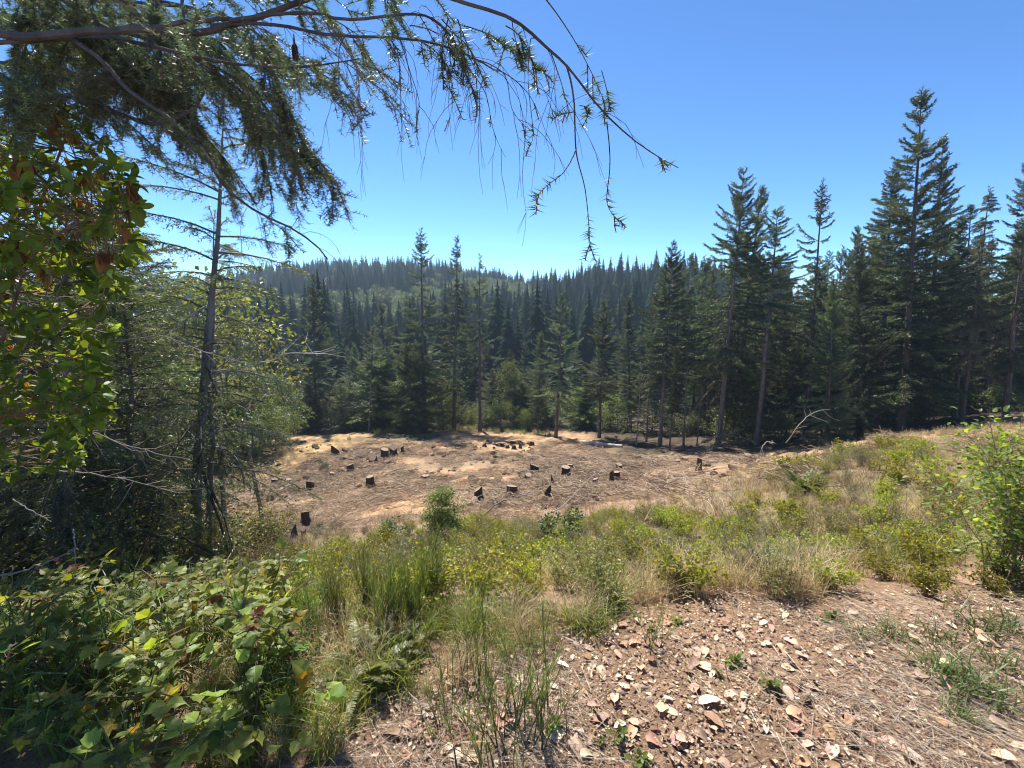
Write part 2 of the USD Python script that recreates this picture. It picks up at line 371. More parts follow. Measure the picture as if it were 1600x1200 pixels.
# ------------------------------------------------------------------ conifers
BARK, BARK_PALE, DEADWOOD = np.array([.11, .085, .07]), np.array([.24, .21, .18]), np.array([.30, .27, .24])
def fir(seed, H=19, cb=0.15, R=2.6, nb=150, e_top=42, e_bot=-8, droop=.30, tipup=.18, sp=.115, tw=.40, barb=.15, bw=.046, segs=4, col=(.036, .060, .033), tip=(.105, .125, .055),
        stubs=30, r0=None, lean=0.25, hang=.25, bark=BARK, gaps=0.15, shape=0.85, dead=0.0, sides=8, low=1.0, RS=1.4):
    """A conifer: tapering bent trunk with limbs; needles as thousands of small pointed blades along the twigs."""
    rng = np.random.default_rng(seed)
    wood, crown = MB(), MB()
    r0 = r0 or H * 0.0105
    tz = np.linspace(0, 1, 14)
    bend = np.cumsum(rng.normal(size=(14, 2)) * lean / 14, 0); bend -= bend[0]
    axis = np.stack([bend[:, 0], bend[:, 1], tz * H], -1)
    axis[0, 2] = -0.4
    rad = r0 * (1 - tz) ** 0.8 + 0.008 * H / 19; rad[0] *= 1.35
    v, f = tube(axis, rad, sides); wood.add(v, f, bark)
    def ax(h):
        return np.stack([np.interp(h, tz * H, axis[:, 0]), np.interp(h, tz * H, axis[:, 1]), h], -1)
    # dry stubs on the bare stem
    nb = int(nb * 1.6)
    if stubs:
        hs = rng.uniform(0.06, max(cb, .12) + .15, stubs) * H; a = rng.uniform(0, 6.28, stubs); L = rng.uniform(.25, 1.1, stubs) * R * .55
        p0 = ax(hs); p1 = p0 + np.stack([np.cos(a) * L, np.sin(a) * L, rng.uniform(-.35, .15, stubs) * L], -1)
        v, f = sticks(p0, p1, .016 * H / 19, .004); wood.add(v, f, DEADWOOD * .55)
    tp, td, tl, tcol = [], [], [], []
    gapdir = rng.uniform(0, 6.28, 6); gaph = rng.uniform(cb, 1, 6)
    hh = cb + (1 - cb) * np.sort(rng.uniform(0, 1, nb) ** 1.08)
    for b in range(nb):
        t = (hh[b] - cb) / (1 - cb)
        if t > .985: continue
        az = b * 2.39996 + rng.normal() * .5
        prof = (1 - t) ** shape * (min(1, .45 * low + t * 3.2) if low < 1.5 else 1)
        L = RS * R * prof * rng.uniform(.45, 1.15) * (1.3 if rng.random() < .08 else 1) * (.75 + .5 * meshkit.noise(np.array([math.cos(az) * 1.1 + seed, math.sin(az) * 1.1, hh[b] * 9]), seed)) + .16 * H / 19
        if any(abs(math.remainder(az - g_, 6.283)) < .7 and abs(hh[b] - q_) < .05 for g_, q_ in zip(gapdir, gaph)) and rng.random() < gaps * 5: continue
        if rng.random() < gaps * .5: continue
        e = math.radians(e_bot + (e_top - e_bot) * t ** 1.2 + rng.normal() * 11)
        s = np.linspace(0, 1, 9)
        dr = droop * (1 - .75 * t)
        zz = L * (math.sin(e) * s - dr * s ** 1.7 + tipup * s ** 3.5)
        rr = L * s * math.cos(e)
        wig = np.cumsum(rng.normal(size=9)) * .012 * L
        o = ax(np.array(hh[b] * H))
        P = o + np.stack([np.cos(az) * rr - np.sin(az) * wig, np.sin(az) * rr + np.cos(az) * wig, zz], -1)
        rb = np.linspace(.009 * L + .006, .004, 9)
        v, f = sticks(P[:-1:2], P[2::2], rb[:-1:2], rb[2::2]); wood.add(v, f, bark * .8)
        if rng.random() < dead * (1 - t): continue
        n = max(4, int(L / sp * 2))
        ss = np.clip(np.linspace(.14 if t < .8 else .03, 1, n) + rng.normal(size=n) * .01, 0, 1)
        base = np.stack([np.interp(ss, s, P[:, k]) for k in range(3)], -1)
        T = unit(np.stack([np.interp(ss, s, np.gradient(P[:, k])) for k in range(3)], -1))
        side = unit(np.cross(T, [0, 0, 1.0])) * np.where(np.arange(n) % 2, 1, -1)[:, None]
        d = unit(T * (.75 + .5 * rng.random((n, 1))) + side * rng.uniform(.45, 1.1, (n, 1)) + np.array([0, 0, -1.0]) * (hang * rng.uniform(-.3, 1.6, (n, 1))) + rng.normal(size=(n, 3)) * .12)
        ln = np.minimum(tw * 1.9, tw * (.45 + 1.0 * (1 - ss) * L / (R * .8))) * rng.uniform(.6, 1.15, n)
        tp.append(base); td.append(d); tl.append(ln)
        mixv = np.clip(rng.normal() * .25 + .3 + .5 * ss, 0, 1)[:, None]
        tcol.append(1.3 * (np.array(col) * (1 - mixv) + np.array(tip) * mixv) * rng.uniform(.75, 1.25) * np.array([rng.uniform(.9, 1.15), 1, rng.uniform(.85, 1.1)]))
    # leader
    k = 10; tp.append(ax(np.linspace(.955, .998, k) * H)); a = rng.uniform(0, 6.28, k)
    td.append(unit(np.stack([np.cos(a), np.sin(a), np.full(k, .9)], -1))); tl.append(np.full(k, tw * .7)); tcol.append(np.tile(tip, (k, 1)))
    tp, td, tl, tcol = np.vstack(tp), np.vstack(td), np.concatenate(tl), np.vstack(tcol)
    n = len(tp)
    # twigs as thin blades
    v, f = barbs(tp, td, tl, bw * .55, rng); crown.add(v, f, per(tcol * .9, 3))
    for sgm in range(segs):
        fr = (sgm + .15) / segs
        sag = np.array([0, 0, -1.0]) * (tl * hang * .35 * fr * fr)[:, None]
        b = tp + td * (tl * fr)[:, None] + sag
        rv = unit(np.cross(td, rng.normal(size=(n, 3))))
        for sgn in (-1, 1):
            d = unit(td * .85 + rv * sgn * rng.uniform(.5, .95, (n, 1)) + rng.normal(size=(n, 3)) * .18)
            v, f = barbs(b, d, barb * rng.uniform(.7, 1.3, n), bw, rng); crown.add(v, f, per(tcol * rng.uniform(.8, 1.2, (n, 1)), 3))
    d = td; v, f = barbs(tp + td * (tl * .9)[:, None], d, barb, bw, rng); crown.add(v, f, per(tcol * 1.1, 3))
    return wood.mesh(), crown.mesh(), H

forms = {}
def fir_form(name, **kw):
    w, c, H = fir(**kw)
    forms[name] = (form(name, [('trunk', w, 'bark', True), ('crown', c, 'needles', False)]), H)
fir_form('broad_fir', seed=1, H=19, cb=.10, R=3.1, nb=185, tw=.34)
fir_form('tall_fir', seed=2, H=20, cb=.36, R=2.6, nb=150, stubs=60, e_bot=-14)
fir_form('open_fir', seed=3, H=19, cb=.22, R=2.7, nb=95, gaps=.30, droop=.42, tipup=.30, hang=.5, e_top=25, tw=.36, stubs=40)
fir_form('narrow_fir', seed=4, H=19, cb=.18, R=1.9, nb=160, shape=.7)
fir_form('drooping_hemlock', seed=5, H=18, cb=.30, R=2.3, nb=95, gaps=.25, droop=.62, tipup=.02, hang=.8, e_top=20, col=(.055, .062, .035), tip=(.12, .11, .06), stubs=50)
fir_form('high_crowned_fir', seed=6, H=20, cb=.55, R=2.1, nb=90, stubs=110, gaps=.2, bark=BARK_PALE * .58, r0=.17)
fir_form('full_fir', seed=7, H=17, cb=.04, R=3.3, nb=200, hang=.4, col=(.042, .066, .036), tip=(.10, .125, .06), tw=.36)
fir_form('crooked_fir', seed=8, H=19, cb=.30, R=2.5, nb=70, gaps=.4, droop=.5, tipup=.25, hang=.5, e_top=20, lean=.9, dead=.3, stubs=60)
fir_form('airy_fir', seed=12, H=19, cb=.2, R=1.75, nb=80, gaps=.3, droop=.45, tipup=.25, hang=.5, e_top=25, stubs=40)
fir_form('edge_fir', seed=13, H=19, cb=.34, R=3.0, nb=130, e_bot=-12, droop=.38, tipup=.2, stubs=80, bark=BARK_PALE * .58, r0=.19, low=1.4)
fir_form('ragged_fir', seed=14, H=19, cb=.24, R=2.8, nb=105, gaps=.35, droop=.36, tipup=.24, stubs=70, e_bot=-16, lean=.6, dead=.12)
fir_form('tall_fir_b', seed=15, H=20, cb=.30, R=2.8, nb=140, stubs=60, e_bot=-6, shape=.75, gaps=.22, col=(.046, .066, .028), tip=(.10, .115, .045))
fir_form('broad_fir_b', seed=16, H=19, cb=.12, R=3.0, nb=165, shape=1.0, gaps=.22, lean=.5)
fir_form('dying_fir', seed=17, H=18, cb=.35, R=2.0, nb=70, gaps=.3, dead=.7, droop=.45, stubs=80, col=(.10, .075, .04), tip=(.16, .12, .07))
fir_form('bushy_cedar', seed=9, H=9, cb=.02, R=3.0, nb=170, shape=.6, col=(.055, .085, .028), tip=(.12, .15, .045), tw=.42, hang=.6, sp=.11)
fir_form('bare_fir', seed=10, H=10, cb=.25, R=2.2, nb=70, dead=.9, gaps=.1, bark=DEADWOOD, col=(.07, .075, .04), tip=(.14, .14, .07), stubs=40, r0=.10)
fir_form('small_fir', seed=11, H=7, cb=.03, R=1.9, nb=110, tw=.24, sp=.10, barb=.07, col=(.06, .075, .04), tip=(.13, .14, .075), stubs=10)

def fir_at(fname, u, y, vtop, label, wide=1.0, group=None, name='fir_tree', cat='tree', tilt=None, utop=None):
    """A conifer standing on the ground at forward distance y under pixel column u, its tip at row vtop."""
    path, H = forms[fname]
    # column u is where the stem meets the ground
    p = at(u, 690, y); x = p[0]
    for _ in range(4):
        gz_ = float(ground(x, y)); uu, _v = project(np.array([x, y, gz_])); x += (u - uu) * y / FPX
    gz_ = float(ground(x, y))
    top = at(u, vtop, y)[2]
    s = (top - gz_) / H
    if utop is not None:
        xt = at(utop, vtop, y)[0]
        tilt = (0, math.degrees(math.atan2(xt - x, top - gz_)))
    return copy_of(path, name, label, cat, (x, y, gz_), rz=(u * 0.37) % 6.28, scale=(s * wide, s * wide, s), group=group, tilt=tilt)

WOOD = [(1031, 'the leaning tall fir'), (1122, 'the large long-branched fir'), (1182, 'the pale straight stem'), (1258, 'the airy spire'), (1345, 'the full fir below the highest one'), (1408, 'the highest fir'), (1502, 'the nodding hemlock'), (1600, 'the fir over the tall bush')]
GAP = [(492, 'the broad cone-shaped fir'), (577, 'the short clear-stemmed fir'), (664, 'the highest of the three spires'), (709, 'the middle spire'), (757, 'the gaunt spire'), (868, 'the pointed fir'), (940, 'the fir by the log'), (990, 'the bare pale tree')]
def beside(marks, u):
    return min(marks, key=lambda q: abs(q[0] - u))[1]
for a in [
    ('open_fir', 664, 42, 357, 'tall open-topped fir, leftmost and highest of the three spires at the far clearing edge', 1.0, 658),
    ('airy_fir', 709, 43, 369, 'slim tall fir in the middle of the three spires at the far clearing edge', .95, 714),
    ('crooked_fir', 750, 42, 398, 'gaunt crooked fir with a long bare dark stem, right of the three far spires', .95, 757),
    ('broad_fir_b', 492, 44, 428, 'broad cone-shaped fir standing alone above the straw patch', 1.05, 488),
    ('high_crowned_fir', 577, 41, 508, 'short fir with a clear straight stem at the far clearing edge', 1.15, 583),
    ('bushy_cedar', 645, 41, 540, 'rounded yellow-green cedar in front of the three far spires', 1.0, None),
    ('small_fir', 538, 42, 592, 'small pale young fir at the end of the grassy strip', 1.0, None),
    ('ragged_fir', 606, 47, 470, 'narrow fir filling the gap left of the highest far spire', 1.1, None),
    ('ragged_fir', 868, 37, 452, 'pointed fir with bare lower stem just right of the bright green gap', 1.05, 880),
    ('narrow_fir', 840, 41, 520, 'thin fir pole beside the bright green gap', .8, 846),
    ('tall_fir_b', 936, 36, 470, 'fir with feathery drooping sides right behind the fallen log', 1.1, 945),
    ('narrow_fir', 985, 40, 462, 'dark slender fir between the fallen log and the bare pale tree', 1.0, 982),
    ('bare_fir', 994, 32, 585, 'small half dead tree with pale bare twigs near the fallen log', 1.0, 1002),
    ('edge_fir', 1031, 31, 378, 'tall fir leaning slightly, left end of the dark right-hand wood', .95, 1050),
    ('high_crowned_fir', 1068, 30, 470, 'thin bare-stemmed fir with stub branches beside the pale cut bough', .8, 1078),
    ('edge_fir', 1122, 29, 262, 'large double-stemmed looking fir with long reaching branches at the wood edge', .95, 1162),
    ('tall_fir_b', 1142, 31, 292, 'fir pressed close behind the large long-branched fir, slightly lower top', .95, 1192),
    ('high_crowned_fir', 1182, 28, 325, 'pale straight stem with its crown high, next to the large long-branched fir', 1.2, 1213),
    ('open_fir', 1258, 30, 280, 'solitary airy spire between the two highest clumps of the wood', .8, 1287),
    ('full_fir', 1292, 24, 430, 'lower fir with silvery sprays reaching the ground behind the fern', .75, 1302),
    ('full_fir', 1345, 26, 372, 'full fir left below the highest tree of the wood', .8, 1340),
    ('broad_fir', 1408, 27, 138, 'highest fir of the whole wood with a long tapering top', 1.0, 1442),
    ('broad_fir_b', 1440, 29, 215, 'fir directly right of the highest one, its top at shoulder height', .95, 1474),
    ('narrow_fir', 1372, 30, 258, 'fir directly left of the highest one, half hidden by it', 1.0, 1397),
    ('drooping_hemlock', 1502, 25, 292, 'brownish hemlock with a nodding tip near the edge of the wood', .8, 1547),
    ('ragged_fir', 1572, 24, 240, 'tall fir cut by the edge of the view above the tall green bush', .9, 1612),
    ('high_crowned_fir', 1492, 28, 318, 'thin-stemmed fir between the nodding hemlock and the highest fir', 1.1, 1520)]:
    fir_at(a[0], a[1], a[2], a[3], a[4], a[5], utop=a[6])
rng = np.random.default_rng(77)
kinds = ['tall_fir', 'high_crowned_fir', 'ragged_fir', 'dying_fir', 'tall_fir_b', 'drooping_hemlock', 'narrow_fir']
for k in range(44):
    u = 1040 + (1700 - 1040) * (k + rng.random()) / 44
    y = rng.uniform(30, 46)
    fir_at(kinds[k % 7], u, y, rng.uniform(390, 470) - 60 * (u > 1280), 'dark fir deep in the wood behind ' + beside(WOOD, u), rng.uniform(.8, 1.1), group='deep firs behind ' + beside(WOOD, u), utop=u + .05 * (u - 800) + rng.uniform(-8, 8))
for k in range(30):
    u = 1090 + 600 * (k + rng.random()) / 30
    fir_at(['full_fir', 'ragged_fir', 'broad_fir_b', 'full_fir', 'tall_fir_b'][k % 5], u, rng.uniform(34, 44), rng.uniform(400, 500) - 40 * (u > 1300), 'fuller fir closing the dark wood just behind ' + beside(WOOD, u), rng.uniform(.9, 1.2), group='fuller firs behind ' + beside(WOOD, u), utop=u + .05 * (u - 800) + rng.uniform(-8, 8))
for k in range(16):
    u = 1000 + 620 * (k + rng.random()) / 16
    fir_at(['high_crowned_fir', 'tall_fir'][k % 2], u, rng.uniform(28, 33), rng.uniform(440, 540), 'thin suppressed fir pole standing near ' + beside(WOOD, u), rng.uniform(.55, .8), group='thin poles near ' + beside(WOOD, u), utop=u + .05 * (u - 800))
for k in range(26):
    u = 300 + 740 * (k + rng.random()) / 26
    fir_at(['broad_fir', 'ragged_fir', 'tall_fir_b', 'open_fir', 'full_fir'][k % 5], u, rng.uniform(52, 68), rng.uniform(505, 560), 'fir standing in the dip behind ' + beside(GAP, u), rng.uniform(.9, 1.2), group='firs in the dip behind ' + beside(GAP, u))
for k in range(14):
    u = -260 + 470 * (k + rng.random()) / 14
    fir_at(['tall_fir', 'narrow_fir', 'open_fir', 'high_crowned_fir'][k % 4], u, rng.uniform(16, 30), rng.uniform(330, 460), 'shaded fir in the wood behind the left-hand foliage', rng.uniform(.9, 1.1), group='firs in the left-hand wood')

# ------------------------------------------------------------------ PointInstancers for what nobody could count
def quat_yaw_tilt(yaw, tx, ty):
    q = np.empty((len(yaw), 4))
    cy, sy = np.cos(yaw / 2), np.sin(yaw / 2)
    # small tilt about x and y after the yaw
    q[:, 0] = cy; q[:, 1] = tx / 2 * cy + ty / 2 * sy; q[:, 2] = ty / 2 * cy - tx / 2 * sy; q[:, 3] = sy
    return q / np.linalg.norm(q, axis=1, keepdims=True)
def scatter(name, label, cat, protos, pos, rng, scale, tilt=0.15, idx=None, kind='stuff', parent='/World', yaw=None):
    path = numbered(parent, name)
    pi = UsdGeom.PointInstancer.Define(stage, path)
    UsdGeom.Scope.Define(stage, path + '/forms')
    for k, meshes in enumerate(protos):
        fp = f'{path}/forms/form_{k:03d}'
        UsdGeom.Xform.Define(stage, fp)
        for nm, m, mat in meshes:
            part(fp, nm, m, mat)
        pi.CreatePrototypesRel().AddTarget(fp)
    n = len(pos)
    idx = rng.integers(0, len(protos), n) if idx is None else idx
    q = quat_yaw_tilt(rng.uniform(0, 6.283, n) if yaw is None else yaw, rng.normal(size=n) * tilt, rng.normal(size=n) * tilt)
    pi.CreateProtoIndicesAttr(Vt.IntArray.FromNumpy(idx.astype(np.int32)))
    pi.CreatePositionsAttr(Vt.Vec3fArray.FromNumpy(np.ascontiguousarray(pos, np.float32)))
    pi.CreateOrientationsAttr(Vt.QuathArray([Gf.Quath(float(a), float(b), float(c), float(d)) for a, b, c, d in q]))
    s = np.broadcast_to(np.asarray(scale, float), n)
    pi.CreateScalesAttr(Vt.Vec3fArray.FromNumpy(np.repeat(s[:, None], 3, 1).astype(np.float32)))
    tag(pi.GetPrim(), label, cat if parent == '/World' else None, None, kind)
    return pi
def sow(n, xr, yr, rng, poly=None, ypow=1.0, clump=None, seed=0):
    """Ground points in a world rectangle, kept where they show inside a polygon of the photograph and where the clump noise is high."""
    x = rng.uniform(*xr, n); y = yr[0] + (yr[1] - yr[0]) * rng.uniform(0, 1, n) ** ypow
    keep = np.ones(n, bool)
    if clump is not None:
        keep &= meshkit.fbm(np.stack([x * clump[0], y * clump[0], x * 0], -1), 3, seed) > rng.normal(clump[1], .04, n)
    x, y = x[keep], y[keep]
    if poly is not None:
        k = inside(poly, x, y); x, y = x[k], y[k]
    return np.stack([x, y, ground(x, y)], -1)

LAND = [((692, 845), 'the round bright bush'), ((600, 960), 'the broom clumps'), ((880, 870), 'the dark-based bush'), ((1195, 905), 'the fern at the foot of the mound'), ((1252, 765), 'the big sword fern'), ((1420, 880), 'the low fern of the green strip'), ((1520, 900), 'the tall green bush'), ((1060, 930), 'the pale dry grass fringe'),
        ((800, 980), 'the dark slanting twig'), ((560, 1070), 'the yellow-green sword fern'), ((400, 880), 'the biggest stump'), ((760, 900), 'the middle of the bank'), ((1000, 860), 'the right half of the bank'), ((1400, 730), 'the crest of the mound')]
SOILMARK = [((1500, 1080), 'the grassy streak'), ((1325, 1130), 'the fir cones'), ((1185, 1090), 'the crooked thin stem'), ((1090, 1040), 'the upper weeds'), ((940, 1140), 'the lowest weed seedling'), ((835, 1120), 'the wispy weed'), ((640, 1140), 'the bottom corner of the thicket'), ((700, 1070), 'the edge of the bank'), ((1050, 990), 'the dry grass fringe'), ((1290, 980), 'the rim weed'), ((1400, 1180), 'the slanting stem'), ((1080, 1170), 'the bottom middle of the soil'), ((1560, 1010), 'the bright tufts')]
def nearby(marks, p):
    u, v = project(np.asarray(p)); return min(marks, key=lambda q: (q[0][0] - u) ** 2 + 2.5 * (q[0][1] - v) ** 2)[1]
# ------------------------------------------------------------------ the wooded hill
def hill_conifer(seed, tiers=26, R=2.3, H=15.0, col=(.030, .047, .024)):
    rng = np.random.default_rng(seed); mb = MB()
    for t in range(tiers):
        f = (t + rng.uniform(-.3, .3)) / tiers; z = H * (.12 + .86 * f); r = R * (1 - f) ** .85 + .16
        n = int(7 + 8 * (1 - f)); a = rng.uniform(0, 6.28) + np.arange(n) * 6.283 / n + rng.normal(size=n) * .25
        L = r * rng.uniform(.65, 1.2, n); dz = -L * rng.uniform(.25, .8, n)
        o = np.array([0, 0, z]) + np.zeros((n, 3)); tipp = o + np.stack([np.cos(a) * L, np.sin(a) * L, dz], -1)
        s = np.stack([-np.sin(a), np.cos(a), 0 * a], -1) * (L * .26)[:, None]
        mid = o * .45 + tipp * .55
        up = np.array([0, 0, .22]) * r
        v = np.stack([o + up, mid - s - up * .3, mid + s - up * .3, tipp, mid + up * .6], 1).reshape(-1, 3)
        base = np.array([[0, 1, 4], [0, 4, 2], [1, 3, 4], [4, 3, 2]])
        fc = (base[None] + (np.arange(n) * 5)[:, None, None]).reshape(-1, 3)
        c = np.array(col) * rng.uniform(.75, 1.3, (n, 1)) * (1 + .25 * f)
        mb.add(v, fc, per(c, 5))
    v, f = sticks([[0, 0, H * .86]], [[0, 0, H * .985]], .2, .05); mb.add(v, f, np.array(col))
    tr = tube([[0, 0, -1.5], [0, 0, H * .5], [0, 0, H * .95]], [.24, .14, .03], 5)
    return (tr[0], tr[1], np.tile(BARK, (len(tr[0]), 1))), mb.mesh()
def leafy_crown(seed, H, R, n_leaf, size, col, col2, cb=.25, lumps=16, tmpl=SMALL, trunk_r=.09, squash=.8, open_=0.0):
    """A broadleaf tree: tapering stem, limbs to each leaf clump, leaves spread through the clumps."""
    rng = np.random.default_rng(seed); wood, lv = MB(), MB()
    stem = np.stack([np.cumsum(rng.normal(size=8)) * .04 * R, np.cumsum(rng.normal(size=8)) * .04 * R, np.linspace(-.3, H * .9, 8)], -1)
    v, f = tube(stem, np.linspace(trunk_r, trunk_r * .2, 8), 6); wood.add(v, f, BARK_PALE * .7)
    per_l = n_leaf // lumps
    for k in range(lumps):
        t = rng.uniform(cb, 1); a = k * 2.4 + rng.normal() * .4
        rr = R * rng.uniform(.25, .95) * math.sin(math.pi * (.18 + .74 * (t - cb) / (1 - cb))) ** .7
        c0 = np.array([math.cos(a) * rr, math.sin(a) * rr, t * H * .95])
        b = np.array([np.interp(max(t * H * .95 - rr * .7, .1), stem[:, 2], stem[:, q]) for q in range(3)])
        m = (b + c0) / 2 + [0, 0, -.06 * rr]
        v, f = sticks([b, m], [m, c0], [trunk_r * .35, trunk_r * .22], [trunk_r * .22, trunk_r * .08]); wood.add(v, f, BARK_PALE * .6)
        lr = R * rng.uniform(.24, .5)
        d = unit(rng.normal(size=(per_l, 3))); p = c0 + d * (lr * rng.uniform(.25, 1.05, (per_l, 1)) ** .7) * [1, 1, squash]
        d2 = unit(d + rng.normal(size=(per_l, 3)) * .7 + [0, 0, -.25]); up = unit(rng.normal(size=(per_l, 3)) * .6 + [0, 0, 1])
        v, f = stamp(tmpl, d2, up, p, size * rng.uniform(.6, 1.3, per_l))
        mix = np.clip(rng.normal(.4, .3, (per_l, 1)) + rng.normal() * .15, 0, 1)
        lv.add(v, f, per(np.array(col) * (1 - mix) + np.array(col2) * mix, len(tmpl[0])))
    return wood.mesh(), lv.mesh()
rng = np.random.default_rng(5)
hc = [hill_conifer(100 + k, tiers=[26, 30, 24, 27][k], R=[2.9, 2.2, 3.4, 3.0][k], col=[(.028, .046, .026), (.024, .041, .024), (.036, .052, .026), (.030, .050, .024)][k]) for k in range(4)]
hb = [leafy_crown(120 + k, 10, 3.4, 2200, .45, (.06, .09, .028), (.11, .14, .05), cb=.2, lumps=18) for k in range(2)]
sp_ = 3.3
xx, yy = np.meshgrid(np.arange(-420, 260, sp_), np.arange(60, 430, sp_))
xx = (xx + rng.uniform(-.48, .48, xx.shape) * sp_).ravel(); yy = (yy + rng.uniform(-.48, .48, yy.shape) * sp_).ravel()
hr, ha = np.hypot(xx, yy), np.arctan2(xx, yy)
hd = np.interp(ha, _az, SKY_D)
ok = (hr > 72) & (hr < hd + 22) & (ha > math.atan2(-900, 720)) & (ha < math.atan2(420, 720)) & (rng.random(len(hr)) < .80)
hp = np.stack([xx[ok], yy[ok], ground(xx[ok], yy[ok]) - .2], -1)
hu, hv = project(hp + [0, 0, 14])
broad = (meshkit.fbm(np.stack([hp[:, 0] / 45, hp[:, 1] / 45, hp[:, 0] * 0], -1), 2, 3) + .12 * ((hu > 420) & (hu < 600) & (hv > 445) & (hv < 520)) > .63 + .08 * rng.normal(size=len(hp)))
broad |= rng.random(len(hp)) < .02
broad &= ~((hu > 850) & (hv < 520)) & (hr[ok] > 140)
hs = np.exp(rng.normal(-.08, .26, len(hp))) * (.8 + .45 * meshkit.fbm(np.stack([hp[:, 0] / 25, hp[:, 1] / 25, hp[:, 0] * 0], -1), 2, 8)); hs = np.clip(hs, .4, 1.5) * np.interp(np.hypot(hp[:, 0], hp[:, 1]), [90, 180], [1.0, .70])
hi = rng.integers(0, 4, len(hp)); hi[broad] = 4 + rng.integers(0, 2, broad.sum())
size = hs / np.maximum(hp[:, 1], 1)
view = (hu > 345) & (hu < 1110) & (hv < 600) & (hv > 380)
order = np.argsort(-size * view)[:230]
single = np.zeros(len(hp), bool); single[order] = True
hforms = [form('hill_conifer_' + 'abcd'[k], [('trunk', m[0], 'bark', False), ('crown', m[1], 'far_needles', False)]) for k, m in enumerate(hc)] + \
         [form('hill_broadleaf_' + 'ab'[k], [('trunk', m[0], 'bark', False), ('crown', m[1], 'shrub_leaf', False)]) for k, m in enumerate(hb)]
for k in order:
    b = hi[k] >= 4
    copy_of(hforms[hi[k]], 'hillside_broadleaf_tree' if b else 'hillside_conifer', 'pale green rounded tree between conifers on the far hillside' if b else 'dark pointed conifer on the hillside across the valley', 'tree',
            hp[k], rng.uniform(0, 6.28), hs[k], 'pale rounded trees on the far hillside' if b else 'conifers on the hillside across the valley')
rest = ~single
scatter('hillside_forest', 'dense far-off conifer forest covering the hill behind the clearing', 'forest', [[('trunk', m[0], 'bark'), ('crown', m[1], 'far_needles')] for m in hc] + [[('trunk', m[0], 'bark'), ('crown', m[1], 'shrub_leaf')] for m in hb],
        hp[rest], rng, hs[rest], 0.02, hi[rest])

# ------------------------------------------------------------------ haze
def haze():
    usdkit.material(stage, '/World/Looks/haze_air', {'v': ('principled_volume', {'color': (0.66, 0.84, 1.0), 'density': 0.00045, 'anisotropy': 0.3})}, [], volume='v.volume')
    b = trimesh.creation.box(extents=(3700, 3700, 90)); b.apply_translation((0, 0, -5))
    pr = part('/World', 'haze', (b.vertices, b.faces, None), 'haze_air')
    tag(pr, 'thin bluish summer haze over the valley and hill', 'haze', kind='stuff')
haze()

# ------------------------------------------------------------------ broadleaf trees and bushes at middle distance
lf = {}
def leafy_form(name, mat='shrub_leaf', **kw):
    w, l = leafy_crown(**kw); lf[name] = (form(name, [('trunk', w, 'bark', True), ('crown', l, mat, False)]), kw['H'])
leafy_form('alder', seed=31, H=8, R=2.6, n_leaf=5200, size=.22, col=(.06, .095, .022), col2=(.15, .17, .04), lumps=40, cb=.08)
leafy_form('pale_thicket', seed=32, H=4, R=2.4, n_leaf=4200, size=.16, col=(.09, .12, .035), col2=(.19, .21, .07), lumps=34, cb=.04)
leafy_form('sparse_alder', seed=33, H=5, R=1.4, n_leaf=1300, size=.10, col=(.10, .12, .03), col2=(.22, .21, .05), lumps=26, cb=.62, trunk_r=.05)
def leafy_at(kind, u, y, vtop, label, name, cat, wide=1.0, group=None, squat=None):
    path, H = lf[kind]; x = at(u, 690, y)[0]
    for _ in range(4):
        uu, _v = project(drop(x, y)); x += (u - uu) * y / FPX
    b = drop(x, y); s = (at(u, vtop, y)[2] - b[2]) / (H * 1.02)
    return copy_of(path, name, label, cat, b, (u * .61) % 6.28, (s * wide, s * wide, s), group)
for a in [('alder', 395, 30, 560, 'bright leafy tree at the shaded end of the straw patch', 1.0), ('alder', 345, 29, 590, 'leafy tree half behind the slim leaning stem', .8),
          ('alder', 445, 36, 590, 'low leafy tree below the broad cone-shaped fir', 1.1), ('pale_thicket', 425, 32, 640, 'leafy bush at the far lip of the straw patch', 1.0),
          ('pale_thicket', 690, 43.5, 590, 'yellow-green bush tucked between the rounded cedar and the spires', .8), ('alder', 800, 47, 560, 'pale sunlit tree in the gap right of the three spires', .8),
          ('pale_thicket', 782, 44, 628, 'bright green thicket in the gap right of the three spires', 1.0), ('pale_thicket', 822, 43, 640, 'light green bush beside the thin fir pole', .8),
          ('pale_thicket', 735, 46, 640, 'low bush between the middle and right spires', .8), ('alder', 310, 22, 560, 'shaded leafy tree deep behind the left-hand foliage', 1.0),
          ('sparse_alder', 365, 10, 405, 'thin alder with scattered yellow-green leaves beyond the leaning stem', 1.0), ('sparse_alder', 400, 14, 470, 'small alder with yellowish leaves at the clearing side', 1.0)]:
    leafy_at(a[0], a[1], a[2], a[3], a[4], 'broadleaf_tree', 'tree', a[5])

